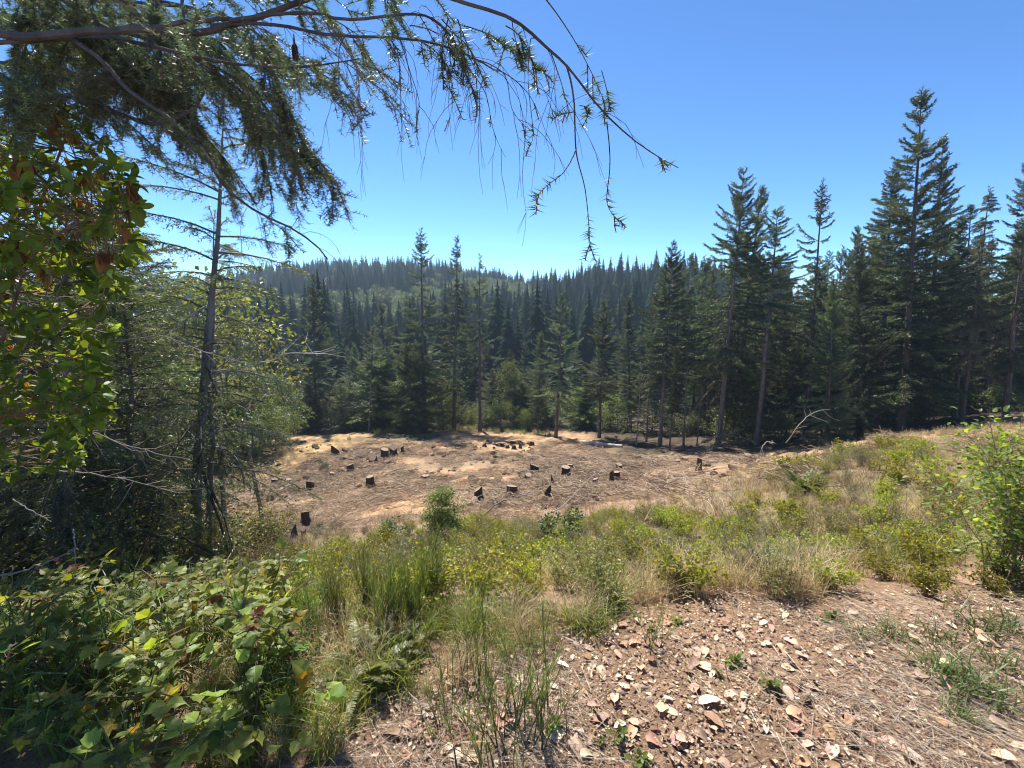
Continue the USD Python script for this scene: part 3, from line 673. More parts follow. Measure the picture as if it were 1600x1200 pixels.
rng = np.random.default_rng(35)
for k in range(34):
    u = 340 + 1260 * (k + rng.random()) / 34
    y = np.interp(u, [340, 440, 560, 700, 860, 960, 1060, 1160, 1300, 1600], [27, 40, 43, 45, 44, 38, 33, 29, 27, 27]) + rng.uniform(.5, 3)
    b_ = at(u, 690, y); g_ = drop(b_[0], y); vb = project(g_)[1]
    nm, H_ = ('small_fir', 7) if k % 3 else ('bushy_cedar', 9)
    if u > 1010: y += rng.uniform(3, 9)
    fir_at(nm, u, y, vb - rng.uniform(45, 120), 'low young conifer standing near ' + beside(GAP if u < 1010 else WOOD, u), rng.uniform(1.0, 1.5), group='young conifers near ' + beside(GAP if u < 1010 else WOOD, u), name='young_conifer')
for k in range(22):
    u = 380 + 1200 * (k + rng.random()) / 22
    y = np.interp(u, [340, 440, 560, 700, 860, 960, 1060, 1160, 1300, 1600], [27, 40, 43, 45, 44, 38, 33, 29, 27, 27]) + rng.uniform(.3, 4)
    b_ = at(u, 690, y); g_ = drop(b_[0], y); vb = project(g_)[1]
    leafy_at('pale_thicket', u, y, vb - rng.uniform(25, 60), 'leafy undergrowth bush standing near ' + beside(GAP if u < 1010 else WOOD, u), 'undergrowth_bush', 'bush', rng.uniform(1, 1.6), 'undergrowth bushes near ' + beside(GAP if u < 1010 else WOOD, u))
# ------------------------------------------------------------------ shrub, grass, fern builders
def shrub(seed, H=.7, spread=.5, stems=14, leaves=28, size=.035, col=(.07, .095, .03), col2=(.15, .16, .05), tmpl=SMALL, stem_col=(.16, .11, .07), upright=.8, start=.2, tip_bias=1.0, stem_r=.004, rough=.25):
    rng = np.random.default_rng(seed); wood, lv = MB(), MB()
    for k in range(stems):
        a = rng.uniform(0, 6.28); lean = rng.uniform(.1, 1.0) * spread; h = H * rng.uniform(.6, 1.05)
        s = np.linspace(0, 1, 7); o = rng.normal(size=2) * .06 * spread / .5
        wv = np.cumsum(rng.normal(size=(7, 2)) * .03 * H, 0)
        P = np.stack([o[0] + math.cos(a) * lean * s ** (1 + upright) + wv[:, 0], o[1] + math.sin(a) * lean * s ** (1 + upright) + wv[:, 1], h * (s - .12 * s ** 3 * (lean / spread)) - .03], -1)
        r = np.linspace(stem_r, stem_r * .35, 7) * H / .7
        v, f = sticks(P[:-1], P[1:], r[:-1], r[1:]); wood.add(v, f, np.array(stem_col) * rng.uniform(.7, 1.3))
        m = leaves; t = np.sort(start + (1 - start) * rng.uniform(0, 1, m) ** (1 / (1 + .4 * tip_bias)))
        base = np.stack([np.interp(t, s, P[:, q]) for q in range(3)], -1)
        T = unit(np.stack([np.interp(t, s, np.gradient(P[:, q])) for q in range(3)], -1))
        rad = unit(np.cross(T, rng.normal(size=(m, 3))))
        off = rng.uniform(.0, .09, (m, 1)) * H / .7
        b2 = base + rad * off
        v, f = sticks(base, b2, stem_r * .3, stem_r * .2); wood.add(v, f, np.array(stem_col))
        d = unit(rad * .9 + T * .6 + rng.normal(size=(m, 3)) * .35 + [0, 0, -.1]); up = unit(rng.normal(size=(m, 3)) * .5 + [0, 0, 1])
        v, f = stamp(tmpl, d, up, b2, size * rng.uniform(.6, 1.3, m))
        mix = np.clip(rng.normal(.4, .3, (m, 1)), 0, 1)
        lv.add(v, f, per(np.array(col) * (1 - mix) + np.array(col2) * mix, len(tmpl[0])))
    return wood.mesh(), lv.mesh()
def blades(seed, n=60, H=.45, spread=.25, width=.006, col=(.30, .25, .13), col2=(.45, .38, .22), bend=.5, patch=.08, heads=0.0):
    rng = np.random.default_rng(seed)
    a = rng.uniform(0, 6.28, n); h = H * rng.uniform(.45, 1.1, n); out = spread * rng.uniform(.1, 1.2, n)
    o = np.stack([rng.normal(size=n) * patch, rng.normal(size=n) * patch, np.full(n, -.02)], -1)
    rad = np.stack([np.cos(a), np.sin(a), 0 * a], -1); sd = np.stack([-np.sin(a), np.cos(a), 0 * a], -1); tw = rng.uniform(-1, 1, (n, 1)); sd = unit(sd + rad * tw)
    def pt(s):
        return o + rad * (out * s ** 1.8)[:, None] + np.array([0, 0, 1.0]) * (h * (s - bend * .55 * s ** 3))[:, None]
    w = width / 2 * rng.uniform(.7, 1.3, (n, 1))
    v = np.stack([pt(0) - sd * w, pt(0) + sd * w, pt(.45) - sd * w * .9, pt(.45) + sd * w * .9, pt(.8) - sd * w * .55, pt(.8) + sd * w * .55, pt(1.0)], 1).reshape(-1, 3)
    base = np.array([[0, 1, 3], [0, 3, 2], [2, 3, 5], [2, 5, 4], [4, 5, 6]])
    f = (base[None] + (np.arange(n) * 7)[:, None, None]).reshape(-1, 3)
    mix = rng.random((n, 1)); c = np.array(col) * (1 - mix) + np.array(col2) * mix
    mb = MB().add(v, f, per(c, 7))
    if heads:
        k = rng.random(n) < heads; m = int(k.sum()) * 7
        ss = rng.uniform(.78, 1.0, m); idx = np.repeat(np.nonzero(k)[0], 7)
        b = (o[idx] + rad[idx] * (out[idx] * ss ** 1.8)[:, None] + np.array([0, 0, 1.0]) * (h[idx] * (ss - bend * .55 * ss ** 3))[:, None])
        d = unit(rad[idx] * .4 + [0, 0, .6] + rng.normal(size=(m, 3)) * .4)
        v, f = barbs(b, d, .022, .006, rng); mb.add(v, f, np.array(col2) * .95)
    return mb.mesh()
def fern(seed, fronds=12, L=.75, col=(.07, .10, .025), col2=(.16, .17, .04), spread=.75, pairs=30, pin=.075):
    rng = np.random.default_rng(seed); wood, lv = MB(), MB()
    for k in range(fronds):
        a = k * 6.283 / fronds + rng.normal() * .25; l = L * rng.uniform(.65, 1.1); sp = spread * rng.uniform(.7, 1.15)
        s = np.linspace(0, 1, 9)
        r = l * sp * s; z = l * (1.0 * s - .75 * s ** 2.2 * sp) * (1.15 - .45 * sp)
        rad = np.array([math.cos(a), math.sin(a), 0]); P = rad * r[:, None] + np.array([0, 0, 1.0]) * z[:, None] + [0, 0, .0]
        v, f = sticks(P[:-1], P[1:], np.linspace(.004, .0015, 8), np.linspace(.0035, .001, 8)); wood.add(v, f, np.array([.20, .15, .06]))
        t = np.linspace(.12, .99, pairs); b = np.stack([np.interp(t, s, P[:, q]) for q in range(3)], -1)
        T = unit(np.stack([np.interp(t, s, np.gradient(P[:, q])) for q in range(3)], -1))
        sd = np.array([-math.sin(a), math.cos(a), 0]); pl = pin * np.minimum(1, .55 + 2.2 * t) * (1 - .9 * t ** 3) * L / .75
        mix = np.clip(rng.normal(.45, .25), 0, 1)
        for sg in (-1, 1):
            d = unit(sd * sg + T * .35 + rng.normal(size=(pairs, 3)) * .08); up = unit(np.cross(T, sd) + rng.normal(size=(pairs, 3)) * .15)
            v, f = stamp((np.array([(-.15, 0, 0), (.15, 0, 0), (-.13, .6, .03), (.13, .6, .03), (0, 1, -.03)]), np.array([[0, 1, 3], [0, 3, 2], [2, 3, 4]])), d, up, b, pl)
            lv.add(v, f, (np.array(col) * (1 - mix) + np.array(col2) * mix) * rng.uniform(.85, 1.15))
    return wood.mesh(), lv.mesh()
def broom(seed, n=90, H=.95, col=(.075, .12, .035), col2=(.12, .17, .05)):
    rng = np.random.default_rng(seed); lv = MB(); wood = MB()
    a = rng.uniform(0, 6.28, n); out = .22 * rng.uniform(.1, 1.1, n); h = H * rng.uniform(.5, 1.05, n)
    o = np.stack([rng.normal(size=n) * .05, rng.normal(size=n) * .05, np.full(n, -.02)], -1); rad = np.stack([np.cos(a), np.sin(a), 0 * a], -1)
    pt = lambda s: o + rad * (out * s ** 1.4)[:, None] + np.array([0, 0, 1.0]) * (h * s)[:, None]
    for s0, s1 in ((0, .35), (.35, .7), (.7, 1)):
        v, f = sticks(pt(s0), pt(s1), .0028 * (1.1 - s0), .0028 * (1.05 - s1)); lv.add(v, f, per(np.array(col) * rng.uniform(.8, 1.2, (n, 1)), 6))
    m = n * 9; i = rng.integers(0, n, m); s = rng.uniform(.35, 1, m)
    b = o[i] + rad[i] * (out[i] * s ** 1.4)[:, None] + np.array([0, 0, 1.0]) * (h[i] * s)[:, None]
    d = unit(rad[i] * .2 + rng.normal(size=(m, 3)) * .22 + [0, 0, 1]); v, f = barbs(b, d, rng.uniform(.06, .2, m), .0045, rng); lv.add(v, f, per(np.array(col2) * rng.uniform(.75, 1.2, (m, 1)), 3))
    v, f = sticks(o[:12], pt(.3)[:12], .006, .003); wood.add(v, f, np.array([.10, .09, .05]))
    return wood.mesh(), lv.mesh()
def dead_stalks(seed, n=14, H=.7, col=(.20, .13, .09)):
    rng = np.random.default_rng(seed); w = MB()
    for k in range(n):
        p = np.array([rng.normal() * .12, rng.normal() * .12, -.02]); d = unit(np.array([rng.normal() * .35, rng.normal() * .35, 1.0])); h = H * rng.uniform(.4, 1.1)
        P = [p]
        for q in range(4):
            d = unit(d + rng.normal(size=3) * .14); P.append(P[-1] + d * h / 4)
        P = np.array(P); r = np.linspace(.0035, .0014, 5); c = np.array(col) * rng.uniform(.6, 1.5)
        v, f = sticks(P[:-1], P[1:], r[:-1], r[1:]); w.add(v, f, c)
        for q in range(5):
            t = rng.integers(1, 4); e = P[t] + (unit(d + rng.normal(size=3) * .6)) * h * rng.uniform(.12, .35)
            v, f = sticks(P[t:t + 1], e[None], .0016, .0008); w.add(v, f, c)
    return w.mesh()

BELT = [(250, 900), (330, 830), (420, 810), (560, 790), (720, 780), (860, 790), (950, 790), (1050, 760), (1200, 735), (1290, 700), (1420, 665), (1600, 640), (2300, 590), (2300, 950), (1620, 955), (1300, 950), (1080, 965), (900, 1000), (760, 1060), (560, 1100), (420, 1010)]
LUSH = [(420, 900), (560, 850), (760, 820), (880, 800), (1010, 800), (1130, 830), (1300, 850), (1560, 840), (1600, 930), (1280, 945), (1080, 960), (900, 990), (740, 1050), (560, 1090), (430, 1010)]
LIP2 = [(380, 1010), (480, 1040), (600, 1090), (560, 1140), (470, 1210), (300, 1210), (330, 1080)]
LIP = [(470, 980), (600, 960), (760, 950), (900, 950), (1000, 930), (930, 985), (800, 1030), (700, 1075), (560, 1105), (470, 1050)]
DRYRIGHT = [(1150, 735), (1290, 695), (1420, 665), (1600, 640), (2300, 590), (2300, 920), (1600, 860), (1300, 880), (1130, 850)]
DIRT = [(520, 1210), (590, 1100), (760, 1050), (900, 990), (1080, 960), (1250, 950), (1400, 945), (1610, 955), (1610, 1210)]
DIRTX = DIRT[:1] + DIRT[1:7] + [(2400, 925), (2400, 1600), (300, 1600)]
CLEAR = [(330, 800), (340, 720), (420, 690), (560, 690), (680, 676), (850, 690), (1000, 700), (1200, 715), (1200, 735), (1050, 765), (950, 790), (760, 785), (560, 800), (420, 815)]
rng = np.random.default_rng(11)

sforms = {}
def shrub_form(name, mat='shrub_leaf', fn=shrub, **kw):
    w, l = fn(**kw); sforms[name] = form(name, [('stems', w, 'stick_wood', False), ('foliage', l, mat, False)])
    return w, l
OLIVE = [shrub_form('olive_shrub_' + 'abc'[k], seed=201 + k, H=.75, spread=.45, stems=22, leaves=46, size=.036, col=(.13, .14, .035), col2=(.31, .30, .09)) for k in range(3)]
YELLOW = [shrub_form('leafy_shrub_' + 'abc'[k], seed=211 + k, H=.62, spread=.5, stems=24, leaves=40, size=.046, tmpl=LEAF, col=(.12, .165, .025), col2=(.32, .32, .05), mat='broad_leaf') for k in range(3)]
GREY = [shrub_form('grey_shrub_' + 'ab'[k], seed=221 + k, H=.8, spread=.5, stems=22, leaves=36, size=.032, col=(.12, .125, .07), col2=(.27, .26, .16)) for k in range(2)]
BROOM = [shrub_form('broom_' + 'ab'[k], fn=broom, seed=231 + k) for k in range(2)]
FERN = [shrub_form('fern_' + 'abc'[k], fn=fern, seed=241 + k, fronds=[20, 24, 16][k], mat='shrub_leaf') for k in range(3)]

def plant(fname, u, v, size, label, name, cat, group=None, yaw=None, squat=1.0):
    p = hit(u, v)
    return copy_of(sforms[fname], name, label, cat, p, (u * .73) % 6.28 if yaw is None else yaw, (size, size, size * squat), group)

# named shrubs of the bank
w, l = leafy_crown(301, .85, .33, 6500,   .032, (.085, .15, .03), (.22, .30, .06), cb=.06, lumps=90, trunk_r=.012)
t = thing('round_bush', 'rounded bright green bush standing alone at the lower edge of the stump field', 'bush', hit(692, 845), .3, 1.18)
part(t, 'stems', w, 'bark', True); part(t, 'foliage', l, 'shrub_leaf')
w, l = leafy_crown(302, .5, .22, 1100, .03, (.03, .055, .016), (.09, .12, .035), cb=.06, lumps=26, trunk_r=.008)
f_small = form('dark_bush', [('stems', w, 'bark', True), ('foliage', l, 'shrub_leaf', False)])
for u, v, s, lab in [(614, 852, 1.15, 'small dark bush left of the rounded bright bush'), (402, 865, .95, 'small dark green bush beside the biggest stump'), (497, 840, .75, 'tiny green bush right of the two thin stumps'),
                     (880, 870, 1.7, 'dark-based bush under pale leaves below the stump group'), (505, 735, 1.6, 'low green bush at the edge of the straw patch'), (412, 838, .6, 'small yellowish weed bush above the biggest stump')]:
    copy_of(f_small, 'small_bush', lab, 'bush', hit(u, v), u % 6, s)
for k, (u, v, s) in enumerate([(645, 985, .42), (608, 990, .48), (575, 965, .45), (528, 985, .45), (675, 950, .5), (492, 1000, .4), (470, 950, .45), (548, 940, .5)]):
    lab = ['tall bright broom clump with upright green stems at the middle of the bank', 'broom clump directly left of the tallest bright one', 'broom clump third from the tallest bright one', 'darker broom clump behind the yellow fern', 'broom clump reaching over grey-leaved shrub',
           'dark broom clump at the edge of the bramble', 'small broom clump above the bramble tips', 'thin broom clump below the small dark bush'][k]
    plant('broom_' + 'ab'[k % 2], u, v, s, lab, 'broom_shrub', 'broom')
for k, (u, v, s, f, lab) in enumerate([(1252, 765, .85, 'b', 'big sword fern crowning the near end of the mound'), (1322, 720, .8, 'b', 'fern on the crest of the mound before the dark wood'), (560, 1070, .45, 'c', 'yellow-green sword fern with arching fronds beside the bramble'),
                                       (470, 1045, .38, 'c', 'sunlit fern frond clump inside the bramble'), (610, 1040, .36, 'b', 'fern half hidden under yellow leaves'), (1195, 905, .42, 'b', 'dark fern at the foot of the dry mound'), (1265, 900, .36, 'b', 'smaller fern beside the one at the foot of the mound'),
                                       (1480, 865, .45, 'a', 'fern left of the tall green bush'), (1420, 880, .4, 'c', 'low fern on the green strip below the mound')]):
    plant('fern_' + f, u, v, s, lab, 'sword_fern', 'fern')
# shrubs of the bank, one by one
def clear_of(p, d):
    out = []
    for q in p:
        if all(np.hypot(*(q[:2] - o[:2])) > d for o in out):
            out.append(q)
    return np.array(out)
rng = np.random.default_rng(12)
pts = clear_of(np.vstack([sow(4500, (-5, 7.5), (2.2, 9.5), rng, LUSH, 1.5), sow(1400, (-1.4, .6), (1.55, 2.6), rng, LIP)]), .22)[:290]
for p in pts:
    k = rng.random(); u_, v_ = project(p)
    if k < .66:
        n, lab, gp = 'leafy_shrub_' + 'abc'[rng.integers(3)], 'low yellow-green leafy shrub growing near ' + nearby(LAND, p), 'yellow-green shrubs near ' + nearby(LAND, p)
    elif k < .92:
        n, lab, gp = 'olive_shrub_' + 'abc'[rng.integers(3)], 'low olive shrub with tiny leaves growing near ' + nearby(LAND, p), 'olive shrubs near ' + nearby(LAND, p)
    else:
        n, lab, gp = 'grey_shrub_' + 'ab'[rng.integers(2)], 'low grey-green twiggy shrub growing near ' + nearby(LAND, p), 'grey-green shrubs near ' + nearby(LAND, p)
    copy_of(sforms[n], 'low_shrub', lab, 'shrub', p, rng.uniform(0, 6.28), rng.uniform(.5, 1.0) * np.interp(p[1], [1.5, 2.3, 3.2, 4.2, 5.2, 9], [.40, .50, .58, .82, .72, .6]) * (1 if u_ < 1080 else .8), gp)
pts = clear_of(sow(1500, (-8, 9), (5, 9), rng, BELT, 1.0, (.5, .45), 4), .40)[:130]
for p in pts:
    g = rng.random() < .6
    copy_of(sforms[('olive_shrub_' + 'abc'[rng.integers(3)]) if g else 'grey_shrub_' + 'ab'[rng.integers(2)]], 'scrub_plant', 'small pale scrub plant on the slope beyond ' + nearby(LAND, p), 'shrub', p, rng.uniform(0, 6.28), rng.uniform(.25, .55), 'pale scrub beyond ' + nearby(LAND, p))

pts = clear_of(sow(2500, (1.5, 9), (4, 11), rng, [(1130, 850), (1200, 750), (1300, 700), (1420, 672), (1600, 645), (1620, 860), (1300, 890)], 1.0), .35)[:70]
for p in pts:
    n = ['leafy_shrub_a', 'olive_shrub_b', 'leafy_shrub_c', 'grey_shrub_a'][rng.integers(4)]
    copy_of(sforms[n], 'mound_shrub', 'small greenish shrub in dry grass near ' + nearby(LAND, p), 'shrub', p, rng.uniform(0, 6.28), rng.uniform(.35, .7), 'mound shrubs near ' + nearby(LAND, p))
# tall bush at the edge of the view
w, l = shrub(401, H=1.2, spread=.38, stems=20, leaves=130, size=.030, tmpl=LEAF, col=(.10, .15, .035), col2=(.22, .26, .07), upright=1.1, stem_r=.0020, start=.12)
t = thing('tall_bush', 'tall airy green bush with thin dark stems at the end of the mound', 'bush', hit(1565, 915), .4)
part(t, 'stems', w, 'stick_wood'); part(t, 'foliage', l, 'broad_leaf')
w, l = shrub(402, H=.95, spread=.45, stems=16, leaves=100, size=.03, tmpl=LEAF, col=(.075, .11, .03), col2=(.16, .18, .05), upright=.7, stem_r=.0022, start=.15)
t = thing('tall_bush', 'shorter green bush leaning in beside the tall airy one', 'bush', hit(1640, 910), .4)
part(t, 'stems', w, 'stick_wood'); part(t, 'foliage', l, 'broad_leaf')

# grass, stalks and straw: uncountable
rng = np.random.default_rng(13)
DRY = [[('tuft', blades(501 + k, n=[70, 50, 90, 60][k], H=[.42, .55, .34, .6][k], spread=[.3, .35, .35, .28][k], col=(.36, .28, .13), col2=(.54, .44, .25), heads=[.3, .5, 0, .4][k], patch=.10), 'dry_grass')] for k in range(4)]
GRN = [[('tuft', blades(511 + k, n=60, H=[.34, .26, .45][k], spread=.26, width=.007, col=(.09, .13, .025), col2=(.24, .25, .05), patch=.07), 'shrub_leaf')] for k in range(3)]
STK = [[('stalks', dead_stalks(521 + k, n=12, H=[.6, .8, .5][k], col=[(.20, .13, .09), (.26, .20, .15), (.15, .095, .06)][k]), 'stick_wood')] for k in range(3)]
EDGE = [(860, 1000), (960, 920), (1120, 900), (1300, 900), (1300, 950), (1080, 965), (900, 1010)]
pos = np.vstack([sow(1900, (-6, 9), (2.3, 12), rng, BELT, 1.0, (.9, .50), 7), sow(2600, (0, 14), (2.6, 12), rng, DRYRIGHT, 1.0), sow(900, (-1, 4), (2.2, 3.6), rng, EDGE), sow(260, (-1.6, 1.2), (1.5, 3), rng, LIP), sow(350, (-1.6, .2), (.9, 2.3), rng, LIP2)])
scatter('dry_grass', 'dry straw-coloured grass covering the bank and the mound', 'grass', DRY, pos, rng, rng.uniform(.25, .62, len(pos)) * np.interp(pos[:, 1], [1, 2.2], [.5, 1]))
pos = np.vstack([sow(2600, (-6, 9), (2.3, 11), rng, LUSH, 1.0, (.8, .50), 17), sow(500, (-1.6, 1.2), (1.5, 3), rng, LIP), sow(600, (-1.6, .2), (.9, 2.3), rng, LIP2)])
scatter('green_grass', 'green grass blades between the shrubs of the bank', 'grass', GRN, pos, rng, rng.uniform(.3, .75, len(pos)) * np.interp(pos[:, 1], [1, 2.2], [.5, 1]))
pos = sow(700, (-6, 9), (2.4, 12), rng, BELT, 1.0)
scatter('dead_stalks', 'thin dead brown weed stalks among the growth of the bank', 'weeds', STK, pos, rng, rng.uniform(.35, .75, len(pos)))
pos = sow(900, (-30, 20), (16, 44), rng, [(330, 790), (330, 700), (440, 680), (560, 685), (540, 720), (430, 745)], 1.0)
scatter('straw_patch_grass', 'golden and green grass of the patch low beside the clearing', 'grass', DRY + GRN, pos, rng, rng.uniform(.6, 1.3, len(pos)))
pos = sow(800, (-12, 12), (36, 46), rng, [(560, 685), (680, 672), (860, 682), (860, 668), (540, 660)], 1.0)
scatter('far_edge_grass', 'grass fringe along the far edge of the clearing', 'grass', DRY[:2] + GRN, pos, rng, rng.uniform(.7, 1.4, len(pos)))
# straw and chips lying on the soil, twigs and slash over the clearing
def litter(seed, n, R, L, r, cols, lift=.02, flat=True):
    rng = np.random.default_rng(seed); a = rng.normal(.6, .9, n); l = L * rng.uniform(.3, 1.3, n)
    c = np.stack([rng.uniform(-R, R, n), rng.uniform(-R, R, n), rng.uniform(.003, lift, n)], -1); d = np.stack([np.cos(a), np.sin(a), rng.normal(size=n) * .08], -1) * l[:, None] / 2
    v, f = sticks(c - d, c + d, r * rng.uniform(.6, 1.4, n), r * .6)
    cc = np.array(cols)[rng.integers(0, len(cols), n)] * rng.uniform(.75, 1.2, (n, 1))
    return v, f, per(cc, 6)
PALE = [(.40, .32, .23), (.32, .23, .155), (.26, .18, .115), (.47, .40, .31)]
STRAW = [[('straw', litter(531 + k, 46, .20, .17, .0009, PALE), 'stick_wood')] for k in range(4)]
pos = np.vstack([sow(1900, (-1.8, 5.5), (.45, 2.9), rng, DIRTX, 1.0, (1.1, .55), 27), sow(190, (-1.8, 5.5), (.45, 2.9), rng, DIRTX)])
scatter('straw_litter', 'thin pale straw and twiglets strewn over the bare soil', 'litter', STRAW, pos, rng, rng.uniform(.6, 1.2, len(pos)), .03, yaw=rng.normal(-.9, .5, len(pos)))
SLASH = [[('sticks', litter(541 + k, 46, .55, .5, .006, [(.34, .245, .155), (.22, .145, .09), (.44, .35, .25), (.15, .10, .065)], lift=.10), 'stick_wood')] for k in range(4)]
pos = np.vstack([sow(6500, (-26, 22), (11.5, 44), rng, CLEAR, 1.0, (.25, .47), 29), sow(120, (-8, 10), (7, 12), rng, BELT, 1.0, (.6, .5), 33), sow(6000, (-16, 0), (15, 34), rng, [(390, 785), (425, 750), (520, 702), (650, 700), (610, 728), (500, 775)])[:400], sow(5000, (-4, 8), (12, 26), rng, [(720, 795), (830, 732), (1010, 728), (985, 768), (880, 795)])[:500]])
scatter('slash_litter', 'broken sticks and bark slash left lying over the logged clearing', 'litter', SLASH, pos, rng, rng.uniform(.5, 1.2, len(pos)), .06)
def chunk(seed):
    rng = np.random.default_rng(seed); m = trimesh.creation.icosphere(1, 1.0); v = np.array(m.vertices); v = v * (1 + .9 * (meshkit.noise(v * 1.5 + seed, seed)[:, None] - .5)) * rng.uniform(.4, 1.3, 3) * [1.3, 1, .6] * .13
    return v, np.array(m.faces), np.tile(np.array([[.07, .048, .032], [.13, .085, .052], [.28, .20, .13]][seed % 3]), (len(v), 1))
BAND1 = [(390, 785), (425, 750), (520, 702), (650, 700), (610, 728), (500, 775)]
BAND2 = [(720, 795), (830, 732), (1010, 728), (985, 768), (880, 795)]
pos = np.vstack([sow(5500, (-26, 22), (10, 44), rng, CLEAR, 1.0, (.30, .48), 47), sow(9000, (-16, 0), (15, 34), rng, BAND1)[:650], sow(7000, (-4, 8), (12, 26), rng, BAND2)[:650]])
scatter('bark_debris', 'dark chunks of bark, root and broken wood between the stumps', 'debris', [[('chunk', chunk(571 + k), 'bark')] for k in range(6)], pos, rng, rng.uniform(.4, 1.6, len(pos)), .3)
def chips(seed, n, R, s, cols):
    rng = np.random.default_rng(seed); p = np.stack([rng.uniform(-R, R, n), rng.uniform(-R, R, n), rng.uniform(.004, .014, n)], -1)
    d = unit(np.stack([rng.normal(size=n), rng.normal(size=n), rng.normal(size=n) * .25], -1)); v, f = stamp(SMALL, d, unit(rng.normal(size=(n, 3)) * .3 + [0, 0, 1]), p, s * rng.uniform(.5, 1.5, n))
    return v, f, per(np.array(cols)[rng.integers(0, len(cols), n)], 4)
CH = [[('chips', chips(551 + k, 30, .18, .014, [(.40, .28, .18), (.32, .20, .12), (.50, .40, .29), (.22, .13, .08)]), 'dead_leaf')] for k in range(4)]
pos = sow(3300, (-1.8, 5.5), (.45, 2.9), rng, DIRTX)
scatter('leaf_crumbs', 'small crumbs of broken leaf and bark on the bare soil', 'litter', CH, pos, rng, rng.uniform(.6, 1.2, len(pos)), .03)
def pebble(seed, s):
    rng = np.random.default_rng(seed); m = trimesh.creation.icosphere(1, 1.0); v = np.array(m.vertices); v = v * (1 + .35 * (meshkit.noise(v * 1.7 + seed, seed)[:, None] - .5)) * rng.uniform(.7, 1.2, 3) * [1, 1, .7] * s
    return v, np.array(m.faces), np.tile(rng.uniform(.20, .34) * np.array([1, .72, .50]), (len(v), 1))
PB = [[('pebble', pebble(561 + k, .012), 'stone')] for k in range(5)]
pos = sow(6500, (-1.8, 5.5), (.45, 2.9), rng, DIRTX)
scatter('pebbles', 'small stones and soil crumbs on the bare ground', 'stones', PB, pos, rng, rng.uniform(.3, 1.3, len(pos)) ** 1.5)

# ------------------------------------------------------------------ stumps
def stump_mesh(seed, h=1.0, r=.5, sl=.12, tone=1.0):
    rng = np.random.default_rng(seed); n = 22; ph = np.arange(n) * 6.283 / n
    fl = 1 + .16 * meshkit.noise(np.stack([np.cos(ph) * 1.6, np.sin(ph) * 1.6, ph * 0 + seed], -1), seed) + .08 * np.cos(5 * ph + seed)
    hs = [-.25, 0, .12, .35, .7, .97, 1.0]; rs = [1.45, 1.3, 1.13, 1.02, .97, .95, .93]
    v = []
    a0 = rng.uniform(0, 6.28)
    for z, q in zip(hs, rs):
        rr = r * q * (1 + (fl - 1) * (1.6 if z < .2 else 1)); zz = z * h + (sl * r * np.cos(ph - a0) * max(z, 0) * 2)
        v.append(np.stack([rr * np.cos(ph), rr * np.sin(ph), zz], -1))
    v = np.vstack(v); i = np.arange(len(hs) - 1)[:, None] * n; j = np.arange(n)[None]; k = (j + 1) % n
    q = np.stack([i + j, i + k, i + n + k, i + n + j], -1).reshape(-1, 4); f = np.vstack([q[:, [0, 1, 2]], q[:, [0, 2, 3]]])
    top = v[-n:]; c = top.mean(0)
    tv = np.vstack([top + [0, 0, .004], c * .5 + top * .5 + [0, 0, .006 + .02 * rng.random()], c[None] + [0, 0, .008]])
    tf = np.vstack([np.stack([np.arange(n), (np.arange(n) + 1) % n, n + (np.arange(n) + 1) % n], -1), np.stack([np.arange(n), n + (np.arange(n) + 1) % n, n + np.arange(n)], -1), np.stack([n + np.arange(n), n + (np.arange(n) + 1) % n, np.full(n, 2 * n)], -1)])
    return (v, f, np.tile(np.array([.062, .045, .034]) * tone, (len(v), 1))), (tv, tf, np.tile(np.array([.27, .20, .14]), (len(tv), 1)))
stump_forms = []
for k in range(6):
    b, c = stump_mesh(600 + k, 1.0, .5, [.1, .3, .15, .5, .2, .05][k], [1, .8, 1.3, 1, 1.15, .9][k])
    stump_forms.append(form('stump_' + 'abcdef'[k], [('bark', b, 'bark', True), ('cut_face', c, 'cut_wood', False)]))
FAR = 'tiny dark stump in the distant row before the far trees'
